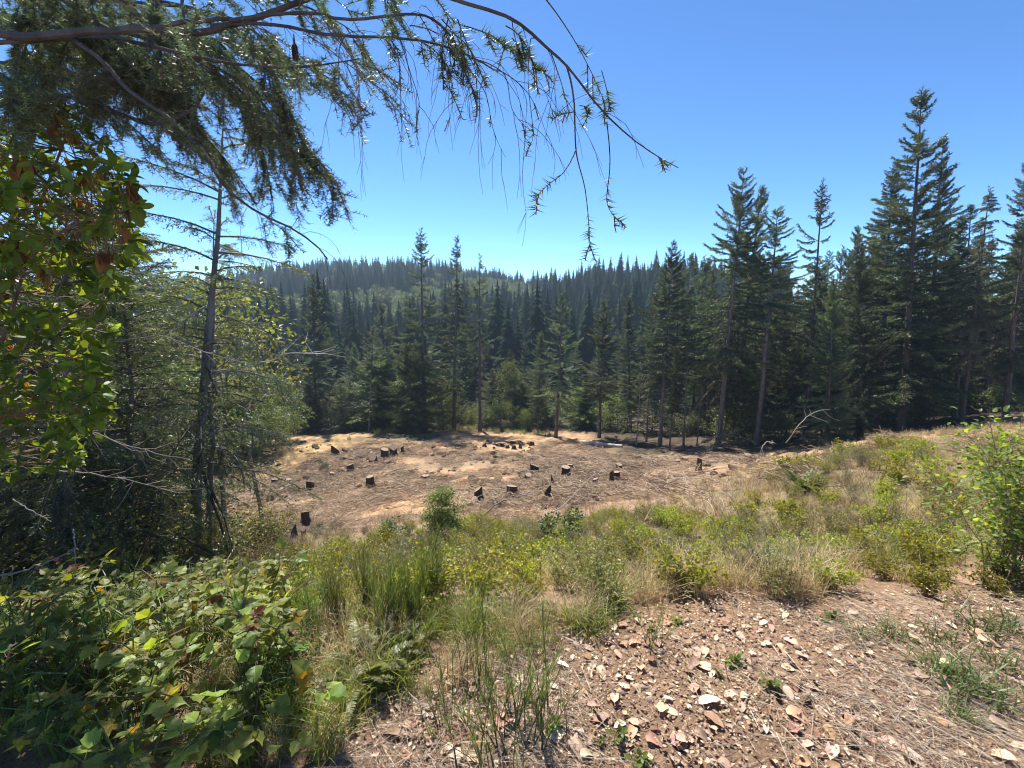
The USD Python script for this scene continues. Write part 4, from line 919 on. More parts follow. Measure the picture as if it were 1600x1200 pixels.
for k, (u, v, wd, ht, lab) in enumerate([
    (380, 851, 20, 26, 'biggest dark stump, standing nearest on the sloping side of the clearing'), (396, 834, 13, 10, 'reddish rotten stump touching the biggest one from behind'), (478, 815, 15, 17, 'upright cut stump above the two thin ones'),
    (460, 838, 8, 12, 'thin stump, first of the pair below the upright one'), (475, 840, 7, 12, 'thin stump, second of the pair below the upright one'), (431, 756, 14, 9, 'wide low stump at the border of the grass strip'),
    (441, 769, 15, 6, 'flat stump just below the wide low one'), (486, 766, 11, 10, 'ragged stump in the dark slash right of the flat one'), (452, 755, 7, 5, 'small knob of a stump beside the wide low one'), (524, 711, 11, 9, 'stump at the upper end of the slash line by the bushes'),
    (547, 736, 10, 8, 'pale-topped stump halfway along the slash line'), (579, 761, 11, 14, 'split stump standing alone in the middle of the bare slope'), (602, 716, 14, 15, 'largest of the stump cluster at the upper slope'), (615, 712, 10, 11, 'stump leaning against the largest of the upper cluster'),
    (629, 708, 4, 9, 'post-like stump ending the upper cluster'), (583, 723, 11, 8, 'tilted stump in front of the upper cluster'), (520, 746, 8, 6, 'small pale stump in the slash line'), (665, 749, 12, 5, 'low dark stump on the bare middle slope'), (305, 836, 8, 9, 'lone stump seen behind the slim leaning stem'),
    (747, 780, 12, 13, 'stump nearest the round bush, on its sunny side'), (800, 775, 20, 15, 'broad dark stump with a sloping top above the scrub'), (856, 779, 10, 12, 'pale-sided stump among the branches below the main group'), (888, 768, 11, 10, 'squat stump in the middle of the main group'),
    (884, 746, 13, 13, 'square dark stump standing clear at the top of the main group'), (890, 734, 9, 7, 'small stump right behind the square dark one'), (835, 738, 13, 9, 'hollow-looking stump at the top of the slash heap'), (826, 752, 10, 8, 'stump at the end of the slash heap'),
    (863, 757, 4, 9, 'peg-like stump between the heap and the square stump'), (955, 755, 6, 13, 'narrow tall stump of the right-hand pair'), (963, 749, 9, 9, 'short stump of the right-hand pair'), (967, 737, 9, 9, 'stump uphill from the right-hand pair'), (940, 744, 6, 7, 'small pointed stump left of the right-hand pair'),
    (930, 760, 8, 9, 'stump wrapped in pale branches'), (757, 697, 5, 5, FAR), (776, 697, 4, 3, FAR), (784, 698, 5, 4, FAR), (793, 700, 5, 4, FAR), (803, 702, 6, 4, FAR), (813, 701, 4, 6, FAR), (831, 697, 7, 4, 'last and blockiest stump of the distant row'),
    (1058, 725, 7, 5, 'low stump near the right-hand wood, left of a wider one'), (1070, 721, 9, 5, 'wider low stump near the right-hand wood'), (1092, 734, 7, 14, 'tall post-like stump before the pale cut bough'), (1022, 726, 6, 4, 'low stump near the bare pale tree'), (1168, 718, 10, 6, 'stump in the shade where the wood meets the mound')]):
    p = hit(u, v); px = p[1] / FPX * 1.02
    r_ = wd * px / (2.4 if wd > 13 else 1.9); h_ = ht * px * (1.0 if wd > 13 else 1.3)
    copy_of(stump_forms[k % 6], 'tree_stump', lab, 'stump', p, (k * 1.7) % 6.28, (r_ / .5, r_ / .5, h_), 'distant row of stumps' if lab is FAR else None)
# fallen log and other lying wood
p0, p1 = hit(908, 693, .10), hit(972, 699, .10)
t = thing('fallen_log', 'pale barkless log lying at the far edge of the clearing', 'log')
s = np.linspace(0, 1, 9); P = p0 + (p1 - p0) * s[:, None] + np.stack([0 * s, .1 * np.sin(6 * s), 0 * s], -1)
v, f = tube(P, np.linspace(.17, .10, 9), 9); part(t, 'stem', (v, f, np.tile([.46, .40, .33], (len(v), 1))), 'stick_wood', True)
v, f = sticks(P[[2, 4, 6]], P[[2, 4, 6]] + [[.1, -.4, .35], [.2, .5, .3], [.2, -.3, .4]], .03, .012); part(t, 'branch_stubs', (v, f, np.tile([.40, .34, .28], (len(v), 1))), 'stick_wood')
def branchy(seed, pts, r0, r1, col, twigs=6, tl=.25, mat='stick_wood'):
    rng = np.random.default_rng(seed); mb = MB(); P = np.array(pts)
    s = np.linspace(0, 1, len(P)); ss = np.linspace(0, 1, 14); Q = np.stack([np.interp(ss, s, P[:, q]) for q in range(3)], -1); Q[1:-1] += rng.normal(size=(12, 3)) * r0 * .7
    v, f = tube(Q, np.linspace(r0, r1, 14), 6); mb.add(v, f, col)
    L = np.linalg.norm(P[-1] - P[0])
    for k in range(twigs):
        i = rng.integers(3, 13); d = unit(Q[min(i + 1, 13)] - Q[i - 1] + rng.normal(size=3) * .6 * L / 6); e = Q[i] + d * L * tl * rng.uniform(.4, 1.1); m = (Q[i] + e) / 2 + rng.normal(size=3) * .02 * L
        v, f = sticks([Q[i], m], [m, e], [r1 * 1.1, r1 * .8], [r1 * .8, r1 * .3]); mb.add(v, f, col)
    return mb.mesh()
def lying(name, label, cat, px, r0, r1, col, lift, seed, twigs=5, tl=.25):
    pts = [hit(u, v, l) for (u, v), l in zip(px, lift)]
    t = thing(name, label, cat, (0, 0, 0)); part(t, 'wood', branchy(seed, pts, r0, r1, np.array(col), twigs, tl), 'stick_wood', True)
def between(seed_px):
    return [at(*q) for q in seed_px]
for k, (px, r0, r1, col, lab) in enumerate([
    ([(1228, 692, 9.5), (1245, 668, 9.2), (1262, 650, 9.3), (1284, 640, 9.4), (1298, 652, 9.6)], .011, .004, (.34, .30, .26), 'bleached forked dead branch arching up behind the big fern'),
    ([(1195, 712, 8.6), (1190, 700, 8.6), (1198, 690, 8.6), (1208, 692, 8.6)], .012, .005, (.42, .38, .33), 'short curved bleached branch rising left of the big fern'),
    ([(840, 815, 8.5), (880, 790, 8.9), (930, 740, 9.4), (938, 752, 9.4)], .014, .005, (.36, .31, .27), 'long pale dead branch stuck up among the stumps'),
    ([(740, 815, 9.0), (790, 780, 9.4), (830, 768, 9.8)], .02, .008, (.22, .17, .14), 'dark broken branch lying against the slash heap'),
    ([(700, 800, 9.2), (760, 770, 10.0)], .012, .004, (.30, .25, .2), 'thin broken branch pointing at the broad stump'),
    ([(960, 700, 3.0), (1005, 905, 2.9)], .004, .003, (.2, .14, .1), 'thin upright dead stem in the middle of the bank')]):
    if k == 5: continue
    t = thing('dead_branch', lab, 'branch'); part(t, 'wood', branchy(640 + k, between(px), r0, r1, np.array(col), 6, .3), 'stick_wood', True)
lying('dead_branch', 'grey stick lying across the slope below the far log', 'branch', [(985, 712), (1040, 722)], .04, .02, (.30, .25, .2), (.06, .1), 651)
lying('dead_branch', 'long stick lying on the red soil under the wood edge', 'branch', [(1040, 765), (1100, 775)], .03, .012, (.26, .2, .16), (.05, .08), 652)
# cut bough with pale dry needles before the wood
rng = np.random.default_rng(660)
t = thing('cut_bough', 'pale cut fir bough lying at the foot of the right-hand wood', 'branch')
wd, nd = MB(), MB()
for q, (a, b) in enumerate([((1075, 710), (1165, 690)), ((1110, 705), (1150, 672)), ((1090, 700), (1128, 680))]):
    A, B = hit(*a, .25), hit(*a, .25) + (at(b[0], b[1], hit(*a)[1] - .4) - hit(*a, .25)); Q = A + (B - A) * np.linspace(0, 1, 9)[:, None]
    v, f = sticks(Q[:-1], Q[1:], .02, .012); wd.add(v, f, np.array([.3, .25, .2]))
    n = 46; ss = np.linspace(.1, 1, n); b_ = A + (B - A) * ss[:, None]; T = unit(B - A); sd = unit(np.cross(T, [0, 0, 1])) * np.where(np.arange(n) % 2, 1, -1)[:, None]
    d = unit(T * .8 + sd * .9 + rng.normal(size=(n, 3)) * .25); L = rng.uniform(.25, .6, n)
    for e in range(8):
        v, f = barbs(b_ + d * (L * e / 8)[:, None], unit(d + rng.normal(size=(n, 3)) * .4), .16, .05, rng); nd.add(v, f, per(np.array([.16, .18, .11]) * rng.uniform(.8, 1.3, (n, 1)), 3))
part(t, 'wood', wd.mesh(), 'stick_wood'); part(t, 'needles', nd.mesh(), 'needles')

# ------------------------------------------------------------------ near trees of the left side
def curve(px, n=16):
    """A smooth run of points through (column, row, forward distance) triples."""
    P = np.array([at(*q) for q in px]); s = np.linspace(0, 1, len(P))
    from scipy.interpolate import PchipInterpolator
    return PchipInterpolator(s, P)(np.linspace(0, 1, n))
def needled(p0, p1, rng, per_m=420, nl=.022, nw=.0032, col=(.075, .105, .05), col2=(.19, .22, .12), fr=(0, 1)):
    """Flat-set needles along many straight twiglets."""
    L = np.linalg.norm(p1 - p0, axis=1); cnt = np.maximum(4, (L * per_m).astype(int)); i = np.repeat(np.arange(len(p0)), cnt); m = len(i)
    s = rng.uniform(fr[0], fr[1], m)[:, None]; T = unit(p1 - p0)[i]; b = p0[i] + (p1 - p0)[i] * s
    sd = unit(np.cross(T, [0, 0, 1.0]) + 1e-6); up = np.cross(sd, T); a = rng.choice([0.15, 2.99, 1.0, 2.1, -.5, 3.6], m) + rng.normal(size=m) * .35
    rad = sd * np.cos(a)[:, None] + up * np.sin(a)[:, None]
    v, f = barbs(b, unit(T * .42 + rad * 1.1), nl * rng.uniform(.7, 1.15, m), nw, rng)
    mix = np.clip(rng.normal(.35, .3, (m, 1)), 0, 1)
    return v, f, per(np.array(col) * (1 - mix) + np.array(col2) * mix, 3)
def spray(P, rng, n=22, tl=(.15, .40), down=.8, sub=5, start=.12, wig=.4, r=.0022, bark=(.13, .10, .08), needle=True, per_m=420, nl=.022, along=.6):
    """Side twigs with twiglets hanging from a bough P; returns wood and needle meshes."""
    wood, nd = MB(), MB(); s = np.linspace(0, 1, len(P)); t = np.sort(rng.uniform(start, 1, n)); b = np.stack([np.interp(t, s, P[:, q]) for q in range(3)], -1)
    T = unit(np.stack([np.interp(t, s, np.gradient(P[:, q])) for q in range(3)], -1)); sd = unit(np.cross(T, [0, 0, 1.0])) * rng.choice([-1, 1], (n, 1))
    d = unit(T * along + sd * rng.uniform(.1, .9, (n, 1)) + np.array([0, 0, -1.0]) * down * rng.uniform(.3, 1.3, (n, 1)) + rng.normal(size=(n, 3)) * wig * .5)
    L = rng.uniform(*tl, n); m = b + d * (L * .5)[:, None]; e = m + unit(d + np.array([0, 0, -.35]) + rng.normal(size=(n, 3)) * .15) * (L * .5)[:, None]
    v, f = sticks(np.vstack([b, m]), np.vstack([m, e]), r, r * .6); wood.add(v, f, np.array(bark))
    p0, p1 = [b + (m - b) * .3, m], [m, e]
    for k in range(sub):
        q = rng.uniform(.2, 1, (n, 1)); bb = np.where(q < .5, b + (m - b) * q * 2, m + (e - m) * (q * 2 - 1)); d2 = unit(d + rng.normal(size=(n, 3)) * .55 + [0, 0, -.2]); ee = bb + d2 * (L * rng.uniform(.2, .5, n))[:, None]
        v, f = sticks(bb, ee, r * .6, r * .4); wood.add(v, f, np.array(bark)); p0.append(bb); p1.append(ee)
    if needle:
        nd.add(*needled(np.vstack(p0), np.vstack(p1), rng, per_m, nl))
    return wood, nd
rng = np.random.default_rng(701)
tx, ty = -4.3, 2.3
fir_o = thing('overhanging_fir', 'large fir just outside the view whose long limbs hang across the top corner', 'tree', (0, 0, 0))
tz = float(ground(tx, ty)); tr = np.stack([tx + .05 * np.sin(np.arange(9)), ty + .04 * np.cos(np.arange(9)), np.linspace(tz - .3, 9, 9)], -1)
v, f = tube(tr, np.linspace(.24, .10, 9), 12); part(fir_o, 'trunk', (v, f, np.tile(BARK, (len(v), 1))), 'bark', True)
LIMB = np.array([.085, .066, .055])
def limb(px, r0, r1, name='bough', n=20, col=LIMB, sides=8, extra=None, needles=None, from_trunk=None):
    P = curve(px, n)
    P[1:-1] += rng.normal(size=(n - 2, 3)) * .12 * np.linspace(r0, r1, n)[1:-1, None]
    if from_trunk is not None:
        P = np.vstack([np.array([tx, ty, from_trunk]), P])
    mb = MB(); rr = np.linspace(r0, r1, len(P)); v, f = tube(P, rr, sides); mb.add(v, f, col)
    if extra is not None:
        mb.add(*extra)
    pr = part(fir_o, name, mb.mesh(), 'bark', False)
    if needles is not None and needles.n:
        part(pr, 'needles', needles.mesh(), 'needles')
    return P
def hanging(P, rng, n, L=(.10, .32), r=.0011):
    """Fine bare twigs that leave a limb sideways and bend down under their own weight."""
    mb = MB(); s = np.linspace(0, 1, len(P))
    for t in rng.uniform(.2, 1, n):
        p = np.array([np.interp(t, s, P[:, q]) for q in range(3)]); k = min(int(t * (len(P) - 1)), len(P) - 2); d = unit(unit(P[k + 1] - P[k]) * .8 + rng.normal(size=3) * .5); l = rng.uniform(*L) / 7; Q = [p]
        for q in range(7):
            d = unit(d + np.array([0, 0, -.32]) + rng.normal(size=3) * .13); Q.append(Q[-1] + d * l)
        Q = np.array(Q); v, f = sticks(Q[:-1], Q[1:], np.linspace(r, r * .5, 7), np.linspace(r * .9, r * .4, 7)); mb.add(v, f, np.array([.13, .09, .075]))
        for q in range(2):
            z = rng.integers(2, 6); d2 = unit(unit(Q[z] - Q[z - 1]) + rng.normal(size=3) * .3 + [0, 0, -.25]); e = Q[z] + d2 * l * rng.uniform(.8, 2); v, f = sticks(Q[z:z + 1], e[None], r * .6, r * .35); mb.add(v, f, np.array([.13, .09, .075]))
    return mb.mesh()
# the long bare limbs one can follow
def dressed(px, r0, r1, from_trunk=None, n=14, tl=(.12, .30), down=.8, sub=4, needle=True, start=.12, per_m=420, nl=.022, along=.6, bare=0, own=0):
    P = curve(px, 20); w, nd = spray(P, rng, n, tl, down, sub, start, per_m=per_m, needle=needle, nl=nl, along=along)
    if bare:
        w.add(*hanging(P, rng, int(bare * 1.6)))
    if own:
        L0 = int(len(P) * own); nd.add(*needled(P[L0:-1], P[L0 + 1:], rng, per_m, nl))
    return limb(px, r0, r1, extra=w.mesh(), needles=nd, from_trunk=from_trunk)
dressed([(40, 58, 2.1), (150, 48, 2.0), (240, 46, 1.95), (320, 50, 1.9), (395, 30, 1.85), (500, -8, 1.8), (640, -50, 1.7)], .016, .007, 2.95, 16, sub=5)
dressed([(330, 40, 1.9), (420, 38, 1.8), (520, 55, 1.7), (625, 60, 1.6), (700, 74, 1.5), (770, 108, 1.45)], .0065, .002, None, 7, bare=16, tl=(.06, .16), sub=2, start=.35)
dressed([(235, 45, 1.95), (300, 34, 1.9), (350, 30, 1.9), (400, 34, 1.85)], .009, .005, None, 8)
dressed([(360, 32, 1.85), (470, 20, 1.7), (560, 30, 1.6), (640, 22, 1.55), (690, 40, 1.5), (715, 75, 1.5)], .006, .002, None, 7, bare=10, tl=(.06, .15), start=.4)
dressed([(600, -30, 1.5), (720, 2, 1.4), (800, 30, 1.35), (850, 70, 1.3), (885, 102, 1.3), (940, 172, 1.3), (1000, 226, 1.3), (1060, 262, 1.3)], .0055, .0011, None, 3, tl=(.03, .05), sub=0, start=.9, per_m=170, nl=.026, bare=2, own=.93)
NS = dict(sub=0, per_m=330, nl=.030)
dressed([(885, 102, 1.3), (897, 160, 1.3), (900, 235, 1.3), (915, 300, 1.3), (922, 392, 1.3)], .0026, .0009, None, 3, tl=(.03, .05), start=.8, down=.5, own=.82, **NS)
dressed([(899, 236, 1.3), (880, 270, 1.3), (855, 290, 1.3), (834, 312, 1.3)], .0014, .0007, None, 2, tl=(.03, .05), start=.3, down=.4, own=.35, **NS)
dressed([(850, -5, 1.35), (888, 48, 1.35), (915, 95, 1.35), (945, 160, 1.35)], .0018, .0008, None, 5, tl=(.04, .07), start=.35, down=.7, own=.75, **NS)
dressed([(948, 190, 1.3), (953, 260, 1.3), (948, 310, 1.3), (972, 352, 1.3)], .0016, .0008, None, 2, tl=(.03, .05), start=.5, down=.5, own=.4, **NS)
dressed([(850, 70, 1.3), (830, 60, 1.32), (825, 120, 1.32), (833, 205, 1.32), (828, 225, 1.32)], .0014, .0006, None, 2, tl=(.03, .05), own=.9, **NS)
dressed([(905, 165, 1.3), (920, 172, 1.3), (910, 198, 1.3)], .0012, .0006, None, 1, tl=(.02, .03), own=.2, **NS)
dressed([(900, 175, 1.3), (880, 178, 1.3), (862, 186, 1.3)], .0012, .0006, None, 1, tl=(.02, .03), own=.2, **NS)
dressed([(940, 110, 1.3), (950, 150, 1.3), (952, 168, 1.3)], .0012, .0006, None, 1, tl=(.02, .03), own=.3, **NS)
for px in [[(700, 74), (760, 150), (770, 200), (790, 246)], [(625, 60), (640, 110), (655, 160), (648, 182)], [(520, 55), (560, 120), (566, 205)], [(560, 58), (590, 110), (640, 172)], [(660, 66), (690, 100), (708, 140), (697, 210)],
           [(740, 92), (790, 120), (800, 170), (835, 208)], [(770, 108), (820, 140), (855, 215)], [(540, 55), (530, 110), (590, 180)], [(600, 60), (625, 105), (612, 160)], [(800, 30), (815, 90), (850, 140), (875, 222)], [(860, 80), (880, 140), (888, 175)],
           [(480, 55), (545, 110), (562, 170)], [(640, 40), (700, 60), (760, 130)], [(690, 40), (740, 90), (745, 150)]]:
    y = 1.5 + .15 * math.sin(px[0][0]); dressed([(a, b, y) for a, b in px], .0016, .0005, None, 1, tl=(.03, .06), sub=0, start=.4, per_m=60, bare=2)
for px in [[(715, 30), (735, 80), (760, 132)], [(700, 30), (690, 110), (715, 150)], [(725, 40), (775, 60), (788, 78)], [(790, 40), (815, 60), (828, 88)], [(705, 70), (735, 130), (745, 155)], [(690, 30), (720, 70), (728, 105)], [(770, 60), (790, 70), (812, 80)], [(650, 60), (690, 90), (705, 120)], [(800, 60), (812, 80), (815, 110)], [(830, 90), (840, 110), (852, 112)]]:
    dressed([(a, b, 1.45) for a, b in px], .0018, .0008, None, 4, tl=(.04, .08), start=.1, own=.15, **NS)
dressed([(110, 60, 2.1), (160, 95, 2.0), (200, 140, 1.95), (265, 185, 1.9), (325, 245, 1.85), (345, 285, 1.8), (400, 330, 1.75), (470, 365, 1.7), (512, 405, 1.7)], .0095, .0024, 2.6, 4, tl=(.1, .2), start=.3, bare=6)
dressed([(110, 150, 2.3), (180, 175, 2.2), (245, 194, 2.15), (290, 178, 2.1), (332, 110, 2.1)], .011, .005, 2.2, 14)
dressed([(190, 60, 2.1), (290, 85, 2.0), (370, 100, 1.9), (470, 105, 1.85), (560, 92, 1.8)], .008, .002, 2.8, 16, tl=(.12, .28), bare=6)
dressed([(300, 90, 2.0), (345, 110, 2.0), (400, 150, 2.0), (450, 230, 2.0)], .007, .002, None, 20, tl=(.15, .34), down=1.0)
# hanging needled boughs that make the dark mass of the corner
for a, b, y, n in [((60, 40), (300, 160), 2.3, 22), ((100, 60), (420, 190), 2.5, 26), ((190, 50), (455, 235), 2.2, 24), ((150, 120), (400, 320), 2.6, 28), ((250, 55), (525, 130), 2.1, 24), ((300, 70), (505, 285), 2.3, 28), ((330, 110), (428, 330), 2.5, 26),
                   ((-40, 20), (220, 90), 2.3, 26), ((-40, 90), (250, 240), 2.6, 28), ((380, 60), (462, 290), 2.2, 24), ((120, 0), (420, 50), 2.4, 24), ((300, -20), (560, 55), 2.3, 22), ((0, 150), (200, 320), 2.8, 26), ((420, 220), (522, 296), 2.3, 14),
                   ((-60, -30), (240, 20), 2.2, 26), ((40, 100), (330, 230), 3.0, 28), ((210, 130), (360, 300), 3.0, 26), ((90, -20), (330, 90), 2.8, 26), ((230, 0), (470, 110), 2.8, 26), ((-60, 180), (140, 380), 3.0, 24), ((330, 60), (400, 250), 2.8, 24)] + [((rng.uniform(-80, 300), rng.uniform(-40, 110)), (rng.uniform(20, 360), rng.uniform(40, 230)), rng.uniform(2.0, 2.9), 24) for _ in range(20)]:
    m = ((a[0] * .5 + b[0] * .5) + 15, a[1] * .62 + b[1] * .38 - 8)
    dressed([(a[0], a[1], y), (m[0], m[1], y), (b[0], b[1], y)], .008, .002, None, int(n * 1.3), tl=(.08, .25), down=.65, sub=6, per_m=280, nl=.027, along=.75)
# a cone on a twig, and unseen boughs above the view, placed to shade the corner
for u, v, y in [(460, 68, 1.8)]:
    p = at(u, v, y); rg = np.random.default_rng(5); m = MB(); a = np.arange(60) * 2.4; z = np.linspace(0, -.048, 60); r = .009 * np.sin(np.linspace(.35, 2.9, 60))
    b = p + np.stack([np.cos(a) * r * .4, np.sin(a) * r * .4, z], -1); d = unit(np.stack([np.cos(a), np.sin(a), np.full(60, -.9)], -1))
    vv, ff = stamp((np.array([(-.5, 0, 0), (.5, 0, 0), (.45, .8, .1), (-.45, .8, .1), (0, 1.1, 0)]), np.array([[0, 1, 2], [0, 2, 3], [3, 2, 4]])), d, np.array([0, 0, 1.0]), b, .010); m.add(vv, ff, np.array([.10, .065, .045]))
    vv, ff = tube([p + [0, 0, .03], p, p + [0, 0, -.048]], [.0015, .004, .002], 6); m.add(vv, ff, np.array([.09, .06, .045])); part(fir_o, 'cone', m.mesh(), 'stick_wood')
for k in range(2):
    a = rng.uniform(-.9, -.3); h = rng.uniform(4.2, 6.5); L = rng.uniform(1.4, 2.6)
    A = np.array([tx, ty, h]); B = A + np.array([math.cos(a) * L, math.sin(a) * L, -.5 * L * .6]); P = A + (B - A) * np.linspace(0, 1, 12)[:, None] + np.array([0, 0, .25]) * np.sin(np.linspace(0, 3.14, 12))[:, None]
    w, nd = spray(P, rng, 26, (.2, .5), .7, 5, .15, per_m=160, nl=.03); mb = MB(); v, f = tube(P, np.linspace(.02, .004, 12), 6); mb.add(v, f, LIMB); mb.add(*w.mesh()); pr = part(fir_o, 'bough', mb.mesh(), 'bark'); part(pr, 'needles', nd.mesh(), 'needles')

# slim leaning tree and young hemlocks behind it
def near_fir(name, label, u, v, y, vtop, utop, seed, wide=1.0, **kw):
    p = at(u, v, y); b = drop(p[0], y); top = at(utop, vtop, y * 1.02); H = top[2] - b[2]
    w, c, H = fir(seed=seed, H=H, **kw)
    ly = math.degrees(math.atan2(top[0] - b[0], H))
    t = thing(name, label, 'tree', b, tilt=(0, ly)); part(t, 'trunk', w, 'bark', True); part(t, 'crown', c, 'needles')
    return t, b, top
HK = dict(barb=.045, bw=.010, sp=.055, tw=.17, segs=5, e_bot=5, e_top=35, droop=.55, tipup=.0, hang=.7)
tl_, b0, t0 = near_fir('leaning_fir', 'slim leaning fir with a bare grey stem between thicket and clearing', 289, 850, 6.0, 150, 352, 711, cb=.26, R=1.15, nb=42, r0=.075, bark=BARK_PALE * .55, stubs=26, col=(.075, .095, .04), tip=(.17, .18, .08), shape=.45, gaps=.3, low=2, **HK)
near_fir('leaning_fir', 'second thinner stem growing close beside the slim leaning fir', 312, 810, 6.6, 330, 338, 712, cb=.35, R=.7, nb=26, r0=.05, bark=BARK_PALE * .55, stubs=20, col=(.075, .095, .04), tip=(.17, .18, .08), shape=.4, gaps=.3, **HK)
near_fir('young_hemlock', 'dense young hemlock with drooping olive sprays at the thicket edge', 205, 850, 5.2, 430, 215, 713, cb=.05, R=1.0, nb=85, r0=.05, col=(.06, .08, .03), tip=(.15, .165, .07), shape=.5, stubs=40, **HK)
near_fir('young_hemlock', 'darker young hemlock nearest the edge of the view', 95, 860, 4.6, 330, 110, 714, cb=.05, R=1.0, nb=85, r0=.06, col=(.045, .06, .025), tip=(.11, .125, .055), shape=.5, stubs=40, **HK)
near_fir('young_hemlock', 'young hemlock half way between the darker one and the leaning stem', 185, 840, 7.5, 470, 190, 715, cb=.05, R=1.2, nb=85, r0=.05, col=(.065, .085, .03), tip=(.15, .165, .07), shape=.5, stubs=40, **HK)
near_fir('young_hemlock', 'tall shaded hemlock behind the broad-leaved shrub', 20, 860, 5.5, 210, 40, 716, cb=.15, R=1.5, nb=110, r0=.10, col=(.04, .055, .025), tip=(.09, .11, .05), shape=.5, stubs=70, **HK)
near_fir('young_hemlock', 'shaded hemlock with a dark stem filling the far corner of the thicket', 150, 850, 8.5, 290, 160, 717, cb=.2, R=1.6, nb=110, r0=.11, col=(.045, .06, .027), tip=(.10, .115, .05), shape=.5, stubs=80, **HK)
fir_form('thicket_hemlock', seed=731, H=6, nb=90, R=1.5, cb=.03, r0=.05, col=(.08, .10, .04), tip=(.18, .19, .08), shape=.5, stubs=30, barb=.07, bw=.016, sp=.075, tw=.24, segs=5, e_bot=5, e_top=35, droop=.5, tipup=.0, hang=.7)  # needle tint lightened to read as sunlit sprays
fir_form('shaded_hemlock', seed=732, H=8, nb=80, R=1.7, cb=.15, r0=.08, col=(.06, .08, .035), tip=(.14, .15, .065), shape=.5, stubs=60, barb=.07, bw=.016, sp=.08, tw=.26, segs=5, e_bot=5, e_top=35, droop=.5, tipup=.0, hang=.7)  # darker needle tint, shade put into the colour
rng = np.random.default_rng(733)
for k in range(20):
    u = -120 + 310 * (k + rng.random()) / 20
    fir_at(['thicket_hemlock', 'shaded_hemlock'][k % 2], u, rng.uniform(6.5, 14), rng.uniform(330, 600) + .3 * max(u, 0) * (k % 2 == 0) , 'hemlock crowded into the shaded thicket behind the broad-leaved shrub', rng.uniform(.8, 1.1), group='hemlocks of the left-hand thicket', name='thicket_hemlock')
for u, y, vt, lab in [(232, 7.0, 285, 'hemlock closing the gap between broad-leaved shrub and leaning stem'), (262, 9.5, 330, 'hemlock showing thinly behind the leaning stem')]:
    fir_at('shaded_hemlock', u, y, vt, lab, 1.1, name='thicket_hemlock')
for k in range(26):
    x = rng.uniform(-6.5, -2.2); y = rng.uniform(3.6, 9)
    if x + .42 * y > -.9: continue
    copy_of(sforms['olive_shrub_' + 'abc'[k % 3]], 'thicket_shrub', 'shaded low shrub under the hemlocks of the near thicket', 'shrub', drop(x, y), rng.uniform(0, 6), rng.uniform(.8, 1.5), 'shrubs under the near hemlocks')
t = stage.GetPrimAtPath('/World/leaning_fir')
# reaching sprays of the leaning fir
rng = np.random.default_rng(720)
for px in [[(312, 545, 6.0), (350, 528, 5.8), (385, 530, 5.7), (410, 545, 5.6)], [(300, 690, 6.0), (350, 672, 5.7), (395, 668, 5.5), (422, 676, 5.4)], [(310, 590, 6), (370, 580, 5.8), (420, 590, 5.7), (450, 600, 5.7)], [(305, 640, 6), (270, 640, 5.8), (235, 665, 5.6)], [(300, 700, 6), (345, 700, 5.7), (372, 720, 5.5)],
           [(320, 480, 6.0), (290, 500, 5.8), (262, 530, 5.7)]]:
    P = curve(px, 14); w, nd = spray(P, rng, 26, (.16, .42), 1.0, 5, .1, per_m=170, nl=.035, r=.004); mb = MB(); v, f = tube(P, np.linspace(.016, .005, 14), 6); mb.add(v, f, BARK_PALE); mb.add(*w.mesh())
    q = thing('fir_limb', 'x', 'y') if False else None
    path = str(t.GetPath()); inv = np.linalg.inv(np.array(UsdGeom.XformCache().GetLocalToWorldTransform(t)).T)
    def loc(m):
        return (np.c_[m[0], np.ones(len(m[0]))] @ inv.T)[:, :3], m[1], m[2]
    nm = nd.mesh(); nm = (nm[0], nm[1], nm[2] * 1.35)
    pr = part(t, 'bough', loc(mb.mesh()), 'bark'); part(pr, 'needles', loc(nm), 'needles')
P = curve([(372, 575, 5.6), (415, 566, 5.5), (450, 552, 5.4), (500, 552, 5.3), (522, 546, 5.3)], 8)
part(t, 'dead_branch', loc(branchy(722, P, .010, .004, np.array([.40, .36, .31]), 9, .3)), 'stick_wood', True, label='bleached bare forked branch')
P = curve([(180, 535, 4.6), (250, 525, 4.5), (330, 555, 4.5), (392, 568, 4.5)], 8)
d_ = thing('dead_branch', 'long pale bare branch crossing the hemlock sprays at mid height', 'branch'); part(d_, 'wood', branchy(723, P, .008, .003, np.array([.24, .20, .165]), 14, .22), 'stick_wood', True)
P = curve([(60, 640, 3.6), (180, 690, 3.6), (300, 720, 3.7)], 8)
d_ = thing('dead_branch', 'pale bare branch low across the shaded hemlocks', 'branch'); part(d_, 'wood', branchy(724, P, .007, .003, np.array([.20, .165, .135]), 16, .25), 'stick_wood', True)
P = curve([(90, 735, 3.2), (170, 745, 3.2), (280, 770, 3.3)], 8)
d_ = thing('dead_branch', 'thin grey bare branch just above the bramble', 'branch'); part(d_, 'wood', branchy(725, P, .006, .002, np.array([.20, .165, .135]), 16, .3), 'stick_wood', True)

